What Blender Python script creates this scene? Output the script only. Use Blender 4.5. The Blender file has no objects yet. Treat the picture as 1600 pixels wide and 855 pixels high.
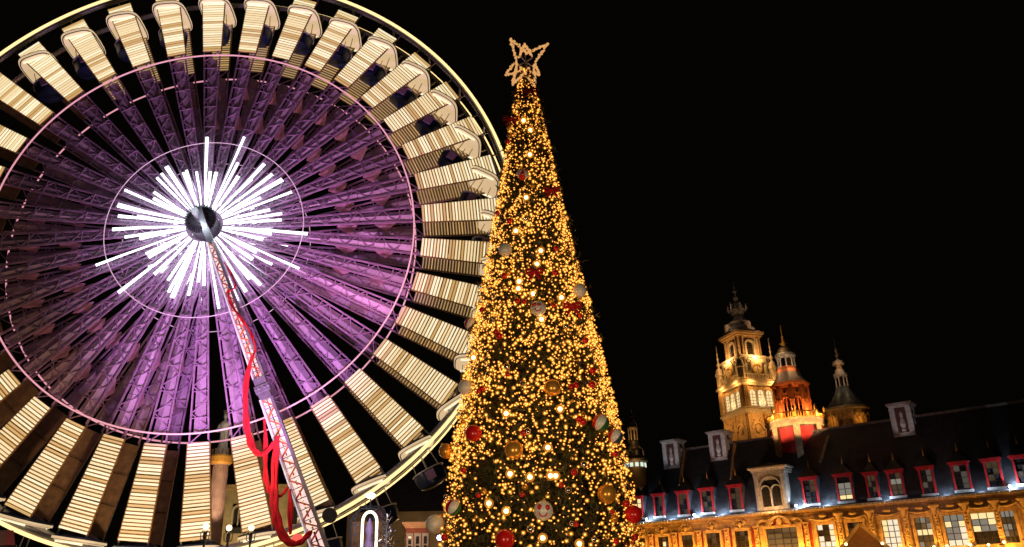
import bpy, math, random
import numpy as np
from mathutils import Vector, Matrix
random.seed(7)
PI = math.pi
D = bpy.data
sc = bpy.context.scene
COL = sc.collection

# ------------------------------------------------------------------ camera
CAM_Z = 1.7
Rv = Vector((0.99959077, 0.01075842, -0.02650571))
Fv = Vector((0.0, 0.92658269, 0.3760911))
Uv = Rv.cross(Fv)
cam_d = D.cameras.new('camera')
cam_d.sensor_width = 36.0
cam_d.lens = 36.0 * 1249.54 / 1600.0
cam_d.clip_start = 0.1
cam_d.clip_end = 2000
cam = D.objects.new('camera', cam_d)
cam.matrix_world = Matrix(((Rv.x, Uv.x, -Fv.x, 0), (Rv.y, Uv.y, -Fv.y, 0), (Rv.z, Uv.z, -Fv.z, CAM_Z), (0, 0, 0, 1)))
COL.objects.link(cam)
sc.camera = cam

# ------------------------------------------------------------------ world: a night sky
w = D.worlds.new('World')
sc.world = w
w.use_nodes = True
bg = w.node_tree.nodes['Background']
bg.inputs[0].default_value = (0.9, 0.75, 0.5, 1)
bg.inputs[1].default_value = 0.0014
sc.view_settings.view_transform = 'Standard'
sc.view_settings.look = 'None'
sc.view_settings.exposure = 0
sc.view_settings.gamma = 1
sc.cycles.use_denoising = True
sc.cycles.max_bounces = 5
sc.cycles.diffuse_bounces = 2
sc.cycles.glossy_bounces = 2
sc.cycles.transparent_max_bounces = 12
sc.cycles.sample_clamp_indirect = 3.0


# ------------------------------------------------------------------ lamps
def point(name, loc, col, watts, r=0.15):
    l = D.lights.new(name, 'POINT')
    l.color = col
    l.energy = watts
    l.shadow_soft_size = r
    o = D.objects.new(name, l)
    o.location = loc
    COL.objects.link(o)
    return o


def spot(name, loc, target, col, watts, deg=60, r=0.2, blend=0.6):
    l = D.lights.new(name, 'SPOT')
    l.color = col
    l.energy = watts
    l.spot_size = math.radians(deg)
    l.spot_blend = blend
    l.shadow_soft_size = r
    o = D.objects.new(name, l)
    o.location = loc
    o.rotation_euler = (Vector(target) - Vector(loc)).to_track_quat('-Z', 'Y').to_euler()
    COL.objects.link(o)
    return o


AMBER = (1.0, 0.42, 0.06)
WARM = (1.0, 0.46, 0.11)
VIOLET = (0.78, 0.36, 0.9)
COOL = (0.62, 0.78, 1.0)


# ------------------------------------------------------------------ materials
def mat(name, col, rough=0.7, metal=0.0, var=0.25, scale=3.0, bump=0.0, bscale=20.0, spec=0.4, stretch=None):
    m = D.materials.new(name)
    m.use_nodes = True
    nt = m.node_tree
    b = nt.nodes['Principled BSDF']
    b.inputs['Roughness'].default_value = rough
    b.inputs['Metallic'].default_value = metal
    b.inputs['Specular IOR Level'].default_value = spec
    tc = nt.nodes.new('ShaderNodeTexCoord')
    src = tc.outputs['Object']
    if stretch:
        mp = nt.nodes.new('ShaderNodeMapping')
        mp.inputs['Scale'].default_value = stretch
        nt.links.new(src, mp.inputs[0])
        src = mp.outputs[0]
    n = nt.nodes.new('ShaderNodeTexNoise')
    n.inputs['Scale'].default_value = scale
    n.inputs['Detail'].default_value = 6
    nt.links.new(src, n.inputs['Vector'])
    r = nt.nodes.new('ShaderNodeValToRGB')
    r.color_ramp.elements[0].position = 0.3
    r.color_ramp.elements[1].position = 0.7
    lo = [c * (1 - var) for c in col]
    hi = [min(1, c * (1 + var)) for c in col]
    r.color_ramp.elements[0].color = (*lo, 1)
    r.color_ramp.elements[1].color = (*hi, 1)
    nt.links.new(n.outputs['Fac'], r.inputs[0])
    nt.links.new(r.outputs[0], b.inputs['Base Color'])
    if bump:
        n2 = nt.nodes.new('ShaderNodeTexNoise')
        n2.inputs['Scale'].default_value = bscale
        n2.inputs['Detail'].default_value = 5
        nt.links.new(src, n2.inputs['Vector'])
        bp = nt.nodes.new('ShaderNodeBump')
        bp.inputs['Strength'].default_value = bump
        bp.inputs['Distance'].default_value = 0.05
        nt.links.new(n2.outputs['Fac'], bp.inputs['Height'])
        nt.links.new(bp.outputs[0], b.inputs['Normal'])
    return m


def emis(name, col, s, base=None, sample=True):
    m = D.materials.new(name)
    m.use_nodes = True
    b = m.node_tree.nodes['Principled BSDF']
    b.inputs['Base Color'].default_value = (*(base or (0.5, 0.5, 0.5)), 1)
    b.inputs['Emission Color'].default_value = (*col, 1)
    b.inputs['Emission Strength'].default_value = s
    b.inputs['Roughness'].default_value = 0.4
    if not sample:
        m.cycles.emission_sampling = 'NONE'
    return m


def slate_mat(name, col):
    m = mat(name, col, 0.45, 0, 0.4, 1.5, 0, spec=0.5)
    nt = m.node_tree
    b = nt.nodes['Principled BSDF']
    tc = nt.nodes.new('ShaderNodeTexCoord')
    mp = nt.nodes.new('ShaderNodeMapping')
    mp.inputs['Rotation'].default_value = (PI / 2, 0, 0)
    br = nt.nodes.new('ShaderNodeTexBrick')
    br.inputs['Scale'].default_value = 3.2
    br.inputs['Mortar Size'].default_value = 0.02
    br.inputs['Color1'].default_value = (0.3, 0.3, 0.3, 1)
    br.inputs['Color2'].default_value = (1, 1, 1, 1)
    nt.links.new(tc.outputs['Object'], mp.inputs[0])
    nt.links.new(mp.outputs[0], br.inputs[0])
    bp = nt.nodes.new('ShaderNodeBump')
    bp.inputs['Strength'].default_value = 0.6
    bp.inputs['Distance'].default_value = 0.03
    nt.links.new(br.outputs[0], bp.inputs['Height'])
    nt.links.new(bp.outputs[0], b.inputs['Normal'])
    return m


M = dict(
    steel=mat('painted_steel', (0.32, 0.32, 0.34), 0.4, 0.6, 0.2, 4),
    dark_steel=mat('dark_steel', (0.06, 0.06, 0.07), 0.4, 0.5, 0.3, 4),
    white_steel=mat('white_steel', (0.7, 0.68, 0.7), 0.4, 0.1, 0.1, 4),
    spoke=mat('spoke_lacquer', (0.5, 0.36, 0.5), 0.5, 0.05, 0.18, 1.2),
    board=mat('panel_board', (0.34, 0.2, 0.08), 0.6, 0, 0.35, 2.5),
    board_back=mat('panel_back_board', (0.30, 0.19, 0.11), 0.6, 0, 0.35, 2.5),
    navy=mat('navy_paint', (0.02, 0.035, 0.09), 0.3, 0.2, 0.2, 3),
    stone=mat('gilded_stone', (0.5, 0.35, 0.19), 0.8, 0, 0.35, 2.2, 0.5, 9),
    stone_pale=mat('pale_stone', (0.5, 0.44, 0.36), 0.8, 0, 0.3, 2.5, 0.4, 9),
    stone_white=mat('white_stone', (0.55, 0.52, 0.5), 0.8, 0, 0.25, 3, 0.3, 9),
    brick=mat('red_plaster', (0.28, 0.035, 0.03), 0.8, 0, 0.3, 4, 0.3, 20),
    red_panel=mat('red_panel', (0.5, 0.03, 0.03), 0.8, 0, 0.3, 4, 0.3, 20),
    truss=mat('truss_paint', (0.42, 0.26, 0.42), 0.5, 0.1, 0.25, 2),
    lead_brown=mat('brown_lead', (0.16, 0.12, 0.09), 0.6, 0.1, 0.3, 2),
    rose_paint=mat('rose_paint', (0.6, 0.3, 0.42), 0.5, 0, 0.2, 2),
    old_brick=mat('old_brick', (0.12, 0.05, 0.045), 0.85, 0, 0.3, 5, 0.4, 20),
    red_wood=mat('red_painted_wood', (0.55, 0.022, 0.025), 0.5, 0, 0.25, 4),
    slate=slate_mat('slate_tiles', (0.05, 0.058, 0.068)),
    slate_cheek=slate_mat('slate_cheek', (0.13, 0.16, 0.19)),
    lead=mat('lead_roof', (0.07, 0.07, 0.08), 0.45, 0.2, 0.35, 2),
    lead_pale=mat('weathered_lead', (0.25, 0.22, 0.2), 0.5, 0.2, 0.3, 2),
    gold=mat('gilt_metal', (0.85, 0.48, 0.08), 0.4, 0.15, 0.2, 6),
    frame=mat('window_joinery', (0.03, 0.022, 0.018), 0.5, 0, 0.2, 5),
    ground=mat('cobbled_ground', (0.06, 0.055, 0.05), 0.75, 0, 0.3, 0.7, 0.6, 6),
    needle=mat('fir_needles', (0.06, 0.062, 0.02), 0.5, 0, 0.6, 2.5),
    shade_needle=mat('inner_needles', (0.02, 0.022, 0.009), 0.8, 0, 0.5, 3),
    bark=mat('bark', (0.06, 0.04, 0.03), 0.9, 0, 0.3, 8, 0.5),
    ribbon=mat('red_cloth', (0.55, 0.012, 0.02), 0.95, 0, 0.25, 3),
    red_glass=mat('red_glass', (0.7, 0.012, 0.015), 0.25, 0.05, 0.1, 3, spec=0.6),
    gold_glass=mat('gold_bauble', (0.85, 0.42, 0.07), 0.3, 0.55, 0.12, 4),
    white_glass=mat('white_bauble', (0.85, 0.84, 0.8), 0.35, 0.05, 0.12, 4),
    silver=mat('silver_glass', (0.75, 0.7, 0.65), 0.15, 0.9, 0.1, 4),
    green_paint=mat('green_paint', (0.03, 0.16, 0.05), 0.4, 0, 0.1, 4),
    blue_paint=mat('blue_paint', (0.04, 0.09, 0.16), 0.4, 0, 0.1, 4),
    brace_paint=mat('orange_red_paint', (0.6, 0.16, 0.06), 0.5, 0, 0.2, 4),
    wood=mat('chalet_wood', (0.25, 0.12, 0.05), 0.7, 0, 0.3, 4, stretch=(1, 1, 8)),
    red_sheet=mat('red_tarpaulin', (0.4, 0.04, 0.025), 0.6, 0, 0.2, 4),
    bronze=mat('statue_bronze', (0.16, 0.13, 0.1), 0.6, 0.3, 0.3, 4),
    marble=mat('statue_stone', (0.42, 0.4, 0.36), 0.7, 0, 0.2, 4),
    column=mat('column_stone', (0.45, 0.33, 0.26), 0.8, 0, 0.25, 1.5, 0.4, 6),
    wall_dim=mat('dim_plaster', (0.4, 0.33, 0.22), 0.85, 0, 0.25, 0.8, 0.2, 6),
    glass=mat('dark_glass', (0.03, 0.03, 0.035), 0.12, 0, 0.1, 2, spec=0.6),
    led_cream=emis('led_cream', (1.0, 0.79, 0.44), 0.9),
    led_cream2=emis('led_cream_bright', (1.0, 0.86, 0.56), 1.05),
    led_cream3=emis('led_cream_dim', (0.85, 0.52, 0.18), 0.7),
    led_back=emis('led_back', (0.85, 0.56, 0.23), 0.42),
    led_white=emis('led_white', (0.86, 0.95, 1.0), 2.6),
    led_pink=emis('led_pink', (1.0, 0.40, 0.50), 0.75),
    led_lilac=emis('led_lilac', (0.9, 0.5, 0.75), 0.6),
    led_rim=emis('led_rim', (1.0, 0.68, 0.28), 1.6),
    roof_lit=emis('gondola_light', (1.0, 0.70, 0.38), 0.62),
    mast_light=emis('mast_light', (1.0, 0.66, 0.62), 1.0),
    mast_light_red=emis('mast_light_red', (1.0, 0.5, 0.45), 1.0),
    mast_edge=emis('mast_edge_light', (0.95, 0.85, 1.0), 0.55),
    bulb=emis('fairy_bulb', (1.0, 0.37, 0.065), 7.0),
    bulb_big=emis('fairy_bulb_bright', (1.0, 0.5, 0.14), 14.0),
    bead=emis('star_bead', (1.0, 0.5, 0.17), 0.7, (.3, .2, .1)),
    pane_lit=emis('lit_pane', (1.0, 0.74, 0.34), 1.1, (0.03, 0.028, 0.025)),
    pane_pale=emis('pale_lit_pane', (1.0, 0.86, 0.6), 0.95, (0.03, 0.028, 0.025)),
    pane_dim=emis('dim_pane', (0.7, 0.45, 0.2), 0.07, (0.03, 0.028, 0.025)),
    pane_grey=emis('grey_pane', (0.7, 0.62, 0.5), 0.09, (0.03, 0.028, 0.025)),
    pane_cool=emis('cool_pane', (0.85, 0.78, 0.62), 0.25, (0.03, 0.028, 0.025)),
    pane_tan=emis('tan_pane', (0.8, 0.5, 0.2), 0.16, (0.03, 0.028, 0.025)),
    lamp=emis('lamp_globe', (1.0, 0.66, 0.25), 9.0),
    lamp_cool=emis('cool_lamp', (0.75, 0.85, 1.0), 12.0),
    neon=emis('neon_tube', (1.0, 0.85, 0.6), 3.0),
)


def halo_mat():
    m = D.materials.new('halo_glow')
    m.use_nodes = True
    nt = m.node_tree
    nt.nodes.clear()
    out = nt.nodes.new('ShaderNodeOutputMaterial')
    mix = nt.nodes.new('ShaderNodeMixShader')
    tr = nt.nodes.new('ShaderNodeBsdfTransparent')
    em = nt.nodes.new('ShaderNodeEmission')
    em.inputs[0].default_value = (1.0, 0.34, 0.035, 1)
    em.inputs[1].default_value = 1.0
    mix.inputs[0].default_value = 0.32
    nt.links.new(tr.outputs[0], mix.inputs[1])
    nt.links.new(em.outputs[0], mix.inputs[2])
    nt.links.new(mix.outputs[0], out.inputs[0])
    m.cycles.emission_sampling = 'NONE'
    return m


M['globe'] = halo_mat()  # see-through orange glow, painted halo around a tree bulb


def tone_per_object(m, lo, hi):
    """each copy gets its own tone of paint"""
    nt = m.node_tree
    b = nt.nodes['Principled BSDF']
    src = b.inputs['Base Color'].links[0].from_socket
    oi = nt.nodes.new('ShaderNodeObjectInfo')
    mr = nt.nodes.new('ShaderNodeMapRange')
    mr.inputs['To Min'].default_value = lo
    mr.inputs['To Max'].default_value = hi
    nt.links.new(oi.outputs['Random'], mr.inputs['Value'])
    mx = nt.nodes.new('ShaderNodeMix')
    mx.data_type = 'RGBA'
    mx.blend_type = 'MULTIPLY'
    mx.inputs[0].default_value = 1
    nt.links.new(src, mx.inputs[6])
    nt.links.new(mr.outputs[0], mx.inputs[7])
    nt.links.new(mx.outputs[2], b.inputs['Base Color'])


tone_per_object(M['spoke'], .55, 1.2)
tone_per_object(M['board_back'], .6, 1.3)

# ------------------------------------------------------------------ mesh helpers
class MB:
    def __init__(s):
        s.v = []
        s.f = []
        s.m = []
        s.T = Matrix.Identity(4)

    def add(s, vs, fs, mi=0):
        b = len(s.v)
        T = s.T
        s.v += [tuple(T @ Vector(p)) for p in vs]
        s.f += [tuple(i + b for i in f) for f in fs]
        s.m += [mi] * len(fs)
        return s

    def box(s, x0, x1, y0, y1, z0, z1, mi=0):
        return s.add([(x0, y0, z0), (x1, y0, z0), (x1, y1, z0), (x0, y1, z0), (x0, y0, z1), (x1, y0, z1), (x1, y1, z1), (x0, y1, z1)],
                     [(0, 3, 2, 1), (4, 5, 6, 7), (0, 1, 5, 4), (1, 2, 6, 5), (2, 3, 7, 6), (3, 0, 4, 7)], mi)

    def bar(s, a, b, wd, h=None, mi=0, up=(0, 1, 0)):
        a, b = Vector(a), Vector(b)
        h = wd if h is None else h
        d = (b - a).normalized()
        u = Vector(up)
        if abs(d.dot(u)) > 0.95:
            u = Vector((0, 0, 1)) if abs(d.z) < 0.9 else Vector((1, 0, 0))
        x = d.cross(u).normalized() * wd / 2
        y = x.cross(d).normalized() * h / 2
        vs = [a - x - y, a + x - y, a + x + y, a - x + y, b - x - y, b + x - y, b + x + y, b - x + y]
        return s.add(vs, [(0, 1, 2, 3), (7, 6, 5, 4), (0, 4, 5, 1), (1, 5, 6, 2), (2, 6, 7, 3), (3, 7, 4, 0)], mi)

    def tube(s, path, r, seg=6, closed=False, mi=0, flat=1.0, up=(0, 1, 0)):
        P = [Vector(p) for p in path]
        n = len(P)
        R = r if isinstance(r, (list, tuple)) else [r] * n
        vs, fs = [], []
        for i, p in enumerate(P):
            if closed:
                d = P[(i + 1) % n] - P[i - 1]
            else:
                d = P[min(i + 1, n - 1)] - P[max(i - 1, 0)]
            d.normalize()
            u = Vector(up)
            if abs(d.dot(u)) > 0.97:
                u = Vector((1, 0, 0)) if abs(d.x) < 0.9 else Vector((0, 0, 1))
            x = d.cross(u).normalized()
            y = x.cross(d).normalized()
            for k in range(seg):
                a = 2 * PI * k / seg
                vs.append(p + x * math.cos(a) * R[i] + y * math.sin(a) * R[i] * flat)
        for i in range(n if closed else n - 1):
            j = (i + 1) % n
            for k in range(seg):
                k2 = (k + 1) % seg
                fs.append((i * seg + k, i * seg + k2, j * seg + k2, j * seg + k))
        if not closed:
            fs.append(tuple(range(seg))[::-1])
            fs.append(tuple((n - 1) * seg + k for k in range(seg)))
        return s.add(vs, fs, mi)

    def lathe(s, prof, seg=16, c=(0, 0, 0), ph=0.0, mi=0, axis='z'):
        vs, fs = [], []
        for r, z in prof:
            for k in range(seg):
                a = 2 * PI * k / seg + ph
                x, y = max(r, 1e-3) * math.cos(a), max(r, 1e-3) * math.sin(a)
                vs.append((c[0] + x, c[1] + y, c[2] + z) if axis == 'z' else (c[0] + x, c[1] + z, c[2] + y))
        n = len(prof)
        for i in range(n - 1):
            for k in range(seg):
                k2 = (k + 1) % seg
                q = (i * seg + k, i * seg + k2, (i + 1) * seg + k2, (i + 1) * seg + k)
                fs.append(q if axis == 'z' else q[::-1])
        fs.append(tuple(range(seg))[::-1])
        fs.append(tuple((n - 1) * seg + k for k in range(seg)))
        return s.add(vs, fs, mi)

    def sphere(s, c, r, seg=10, rings=6, mi=0, sc=(1, 1, 1)):
        prof = [(math.sin(PI * i / rings) * r, -math.cos(PI * i / rings) * r) for i in range(rings + 1)]
        b = len(s.v)
        s.lathe(prof, seg, (0, 0, 0), 0, mi)
        T = s.T
        # place
        Ti = T.inverted()
        for i in range(b, len(s.v)):
            p = Ti @ Vector(s.v[i])
            s.v[i] = tuple(T @ Vector((c[0] + p.x * sc[0], c[1] + p.y * sc[1], c[2] + p.z * sc[2])))
        return s

    def prism(s, poly, y0, y1, mi=0):
        n = len(poly)
        vs = [(x, y0, z) for x, z in poly] + [(x, y1, z) for x, z in poly]
        fs = [tuple(range(n)), tuple(range(2 * n - 1, n - 1, -1))]
        fs += [(i, i + n, (i + 1) % n + n, (i + 1) % n) for i in range(n)]
        return s.add(vs, fs, mi)

    def arch(s, cx, zs, ri, ro, y0, y1, a0=0.0, a1=PI, seg=10, mi=0):
        """a curved band in the xz plane"""
        vs, fs = [], []
        for i in range(seg + 1):
            a = a0 + (a1 - a0) * i / seg
            c, sn = math.cos(a), math.sin(a)
            vs += [(cx + ri * c, y0, zs + ri * sn), (cx + ro * c, y0, zs + ro * sn), (cx + ro * c, y1, zs + ro * sn), (cx + ri * c, y1, zs + ri * sn)]
        for i in range(seg):
            p, q = i * 4, i * 4 + 4
            for k in range(4):
                k2 = (k + 1) % 4
                fs.append((p + k, q + k, q + k2, p + k2))
        fs.append((0, 1, 2, 3))
        fs.append((seg * 4 + 3, seg * 4 + 2, seg * 4 + 1, seg * 4))
        return s.add(vs, fs, mi)

    def mesh(s, name, mats, smooth=False):
        me = D.meshes.new(name)
        me.from_pydata(s.v, [], s.f)
        for m in (mats if isinstance(mats, (list, tuple)) else [mats]):
            me.materials.append(M[m] if isinstance(m, str) else m)
        if len(me.materials) > 1:
            me.polygons.foreach_set('material_index', s.m)
        if smooth:
            me.polygons.foreach_set('use_smooth', [True] * len(me.polygons))
            try:
                me.set_sharp_from_angle(angle=math.radians(40))
            except Exception:
                pass
        me.update()
        return me

    def build(s, name, mats, parent=None, smooth=False, kind=None, loc=None, label=None):
        return link(name, s.mesh(name, mats, smooth), parent, kind, loc, label)


def link(name, data, parent=None, kind=None, loc=None, label=None):
    o = D.objects.new(name, data)
    COL.objects.link(o)
    if parent is not None:
        o.parent = parent
    if kind:
        o['kind'] = kind
    if loc is not None:
        o.location = loc
    if label:
        o['label'] = label
    return o


def tag(o, label, cat, group=None):
    o['label'] = label
    o['category'] = cat
    if group:
        o['group'] = group
    return o


def thing(name, loc, label, cat, group=None, rz=0.0):
    o = D.objects.new(name, None)
    o.empty_display_size = 0.3
    COL.objects.link(o)
    o.location = loc
    o.rotation_euler = (0, 0, rz)
    return tag(o, label, cat, group)


def copy_tree(o, parent=None):
    c = o.copy()
    COL.objects.link(c)
    if parent is not None:
        c.parent = parent
    for ch in list(o.children):
        copy_tree(ch, c)
    return c


# ------------------------------------------------------------------ ground
g = MB()
N = 24
for i in range(N):
    for j in range(N):
        x0, x1 = -700 + 1400 * i / N, -700 + 1400 * (i + 1) / N
        y0, y1 = -300 + 1400 * j / N, -300 + 1400 * (j + 1) / N
        g.add([(x0, y0, 0), (x1, y0, 0), (x1, y1, 0), (x0, y1, 0)], [(0, 1, 2, 3)])
g.build('ground', 'ground', kind='structure')

# ================================================================== FERRIS WHEEL
HUB = Vector((-21.01987703, 50.75498914, 25.82666258))
YAW = 0.08539
OFF = 1.22
wheel = thing('ferris_wheel', HUB, 'giant ferris wheel with cream light panels and violet spokes at the left of the tree', 'ferris wheel', rz=YAW)
WM = Matrix.Translation(HUB) @ Matrix.Rotation(YAW, 4, 'Z')


def ring(r, y, rad, seg=180, sides=8, flat=1.0):
    return MB().tube([(r * math.cos(2 * PI * i / seg), y, r * math.sin(2 * PI * i / seg)) for i in range(seg)], rad, sides, True, flat=flat)


for sgn in (-1, 1):
    rm = ring(21.2, sgn * OFF, 0.16, flat=1.3).build('rim', 'steel', wheel, True)
    ring(21.46, sgn * (OFF + 0.12), 0.11 if sgn < 0 else 0.06).build('rim_light', 'led_rim', rm, True)
    ring(14.2, sgn * (OFF + 0.3), 0.055).build('inner_hoop', 'led_pink', wheel, True)
    ring(6.6, sgn * (OFF + 0.3), 0.03, 120, 6).build('hub_hoop', 'led_lilac', wheel, True)
# tie bars across the two rims
tb = MB().bar((21.2, -OFF, 0), (21.2, OFF, 0), 0.12, 0.12)
tie = tb.mesh('rim_tie', 'steel')
# hub drum with fins
h = MB().lathe([(0.3, -3.0), (0.6, -2.9), (0.8, -2.55), (0.98, -2.5), (0.98, 1.5), (0.6, 1.7)], 36, axis='y')
for k in range(36):
    a = 2 * PI * k / 36
    c, sn = math.cos(a), math.sin(a)
    h.bar((0.4 * c, -2.95, 0.4 * sn), (1.02 * c, -2.6, 1.02 * sn), 0.05, 0.24)
h.build('hub_drum', 'dark_steel', wheel, False)
MB().lathe([(0.2, -4.0), (0.26, -3.9), (0.26, -2.95), (0.25, -2.9), (0.34, 2.4), (0.4, 2.5)], 18, axis='y').build('axle', 'steel', wheel, True)


R0S, R1S = 1.2, 14.1


def hwid(r):
    return 0.10 + 0.46 * r / R1S


def spoke_mesh(seed):
    """slim folded light-band down the middle of a spoke"""
    rnd = random.Random(seed)
    m = MB()
    n = 7
    st = [R0S + (R1S - R0S) * (i + (rnd.uniform(-.15, .15) if 0 < i < n else 0)) / n for i in range(n + 1)]
    for i in range(n):
        ra, rb = st[i] + .015, st[i + 1] - .015
        wa, wb = hwid(ra) * .66, hwid(rb) * .66
        fa, fb = .05 + .16 * ra / R1S, .05 + .16 * rb / R1S
        s_ = rnd.uniform(-.25, .25)
        A, P, B = (ra, .1, -wa), (ra, .1 - fa, s_ * wa), (ra, .1, wa)
        D_, Q, C_ = (rb, .1, -wb), (rb, .1 - fb, s_ * wb), (rb, .1, wb)
        A2, B2, D2, C2 = (ra, .16, -wa), (ra, .16, wa), (rb, .16, -wb), (rb, .16, wb)
        m.add([A, P, B, D_, Q, C_, A2, B2, D2, C2], [(0, 1, 4, 3), (1, 2, 5, 4), (6, 8, 9, 7), (0, 3, 8, 6), (2, 7, 9, 5), (0, 6, 7, 2, 1), (3, 4, 5, 9, 8)])
    return m.mesh('spoke', 'spoke')


def chords_mesh():
    m = MB()
    for sg in (-1, 1):
        m.bar((1.0, -.02, sg * hwid(1.0)), (14.6, -.02, sg * hwid(14.6)), 0.10, 0.1)
        m.bar((14.6, 0.06, sg * 0.60), (21.1, 0.06, sg * 0.86), 0.08, 0.1, 1)
    r, s_ = 2.0, 1
    while r < 13.9:
        d = .35 + .045 * r
        m.bar((r, -.06, s_ * hwid(r)), (r + d, -.06, -s_ * hwid(r + d)), .065, .05)
        r += d
        s_ = -s_
    r = 3.0
    while r < 14:
        m.bar((r, -.1, -hwid(r)), (r, -.1, hwid(r)), .06, .05)
        r += 1.7
    return m.mesh('spoke_lattice', ['truss', 'steel'])


R_IN, R_OUT, NT = 14.75, 20.55, 27


def panel_meshes(seed, back):
    rnd = random.Random(seed)
    b, t = MB(), MB()
    w0, w1 = (0.70, 0.92) if not back else (0.66, 0.86)
    # board: thin tapered plate with a raised border, in three bays
    for k in range(3):
        ra = R_IN + (R_OUT - R_IN) * k / 3 + 0.02
        rb = R_IN + (R_OUT - R_IN) * (k + 1) / 3 - 0.02
        wa = w0 + (w1 - w0) * (ra - R_IN) / (R_OUT - R_IN)
        wb = w0 + (w1 - w0) * (rb - R_IN) / (R_OUT - R_IN)
        y0, y1 = 0.0, 0.06
        b.add([(ra, y0, -wa), (ra, y0, wa), (rb, y0, wb), (rb, y0, -wb), (ra, y1, -wa), (ra, y1, wa), (rb, y1, wb), (rb, y1, -wb)],
              [(0, 1, 2, 3), (7, 6, 5, 4), (0, 4, 5, 1), (1, 5, 6, 2), (2, 6, 7, 3), (3, 7, 4, 0)])
        for sg in (-1, 1):
            b.bar((ra, -0.03, sg * (wa - .03)), (rb, -0.03, sg * (wb - .03)), 0.05, 0.06)
        b.bar((rb - .03, -0.028, -wb + .06), (rb - .03, -0.028, wb - .06), 0.05, 0.05)
    pit = (R_OUT - R_IN) / NT
    lens = (0.62 if not back else 0.36) * pit
    for i in range(NT):
        r = R_IN + pit * (i + 0.5)
        wv = w0 + (w1 - w0) * (r - R_IN) / (R_OUT - R_IN) - 0.07
        q = rnd.random()
        mi = 0 if q < 0.55 else (1 if q < 0.86 else 2)
        ll = lens * rnd.uniform(0.8, 1.1)
        t.box(r - ll / 2, r + ll / 2, -0.10, -0.04, -wv, wv, mi)
    bm_ = b.mesh('light_panel', 'board_back' if back else 'board')
    tm = t.mesh('light_tubes', ['led_cream', 'led_cream2', 'led_cream3'] if not back else ['led_back', 'led_back', 'led_cream3'])
    return bm_, tm


def plain_panel():
    return panel_meshes(99, True)[0]


def led_mesh(length, seed, wd=1.0):
    """a white light strip on the inner part of a spoke, with a ribbed outer end"""
    rnd = random.Random(seed)
    m = MB()
    r = 1.25
    solid = length * rnd.uniform(0.5, 0.78)
    w0, w1 = 0.03 * wd, 0.085 * wd
    off = rnd.uniform(-0.16, 0.16)
    m.add([(r, -0.5, -w0), (r, -0.5, w0), (solid, -0.5, w1 + off), (solid, -0.5, -w1 + off),
           (r, -0.42, -w0), (r, -0.42, w0), (solid, -0.42, w1 + off), (solid, -0.42, -w1 + off)],
          [(0, 1, 2, 3), (7, 6, 5, 4), (0, 4, 5, 1), (1, 5, 6, 2), (2, 6, 7, 3), (3, 7, 4, 0)])
    rr = solid + 0.05
    while rr < length:
        wq = w1 * (1.15 + 0.35 * (rr - solid) / max(0.1, length - solid))
        m.box(rr, rr + 0.085, -0.5, -0.42, -wq + off, wq + off)
        rr += 0.125
    return m.mesh('led_strip', 'led_white')


spokes = [spoke_mesh(i) for i in range(8)]
chord = chords_mesh()
fp = [panel_meshes(20 + i, False) for i in range(4)]
bp_ = [panel_meshes(40 + i, True) for i in range(3)]
leds = [led_mesh(random.uniform(4.0, 7.4), 60 + i, random.uniform(0.6, 1.3)) for i in range(13)]
leds2 = [led_mesh(random.uniform(3.2, 5.6), 80 + i, 0.7) for i in range(6)]
# spreader plate between the two spokes of a pair
spm = MB().add([(-.75, 0, 0), (0, -OFF + .1, .14), (.75, 0, 0), (0, OFF - .1, -.14), (0, 0, .05), (0, 0, -.08)],
               [(0, 1, 4), (1, 2, 4), (2, 3, 4), (3, 0, 4), (1, 0, 5), (2, 1, 5), (3, 2, 5), (0, 3, 5)]).mesh('spreader', 'rose_paint')
for k in range(36):
    a = math.radians(4.8 + 10 * k)
    rot = (0, -a, 0)
    for back in (False, True):
        if back and k == 27:
            continue        # open bay: the column shows through here
        y = OFF if back else -OFF
        sp = link('spoke', spokes[(k * 3 + 5 * back) % 8], wheel, loc=(0, y, 0))
        sp.rotation_euler = rot
        link('spoke_lattice', chord, sp, kind='stuff')
        link('led_strip', (leds2[(k * 5) % 6] if back else leds[(k * 7) % 13]), sp)
        if not back and k % 2:
            l_ = link('led_strip', leds2[(k * 5 + 2) % 6], sp)
            l_.rotation_euler = (0, math.radians(4.2), 0)
        if back:
            bd, tm = bp_[k % 3]
        else:
            bd, tm = fp[(k * 3) % 4]
        pn = link('light_panel', bd, wheel, loc=(0, y - 0.02, 0))
        pn.rotation_euler = rot
        deg = (4.8 + 10 * k) % 360
        if not back or deg < 125 or deg > 300:
            t_ = link('light_tubes', tm, pn, kind='stuff')
    for r in (9.4, 12.1):
        q = link('spreader', spm, wheel, loc=(r * math.cos(a), 0, r * math.sin(a)))
        q.rotation_euler = rot
    ti = link('rim_tie', tie, wheel)
    ti.rotation_euler = rot

# ---- gondolas hang from the rims
gond = thing('gondola', (0, 0, 0), 'white-lit gondola with an oval roof and dark blue tub hanging from the wheel rim', 'gondola', 'gondolas round the rim of the ferris wheel', YAW)


def pill(wd, ht, y0, y1, m, cz=0.0, mi=0, seg=8):
    poly = []
    rr = ht / 2
    for sgx, a0 in ((1, -PI / 2), (-1, PI / 2)):
        for i in range(seg + 1):
            a = a0 + PI * i / seg
            poly.append((sgx * (wd / 2 - rr) + rr * math.cos(a), cz + rr * math.sin(a)))
    return m.prism(poly, y0, y1, mi)


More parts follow.
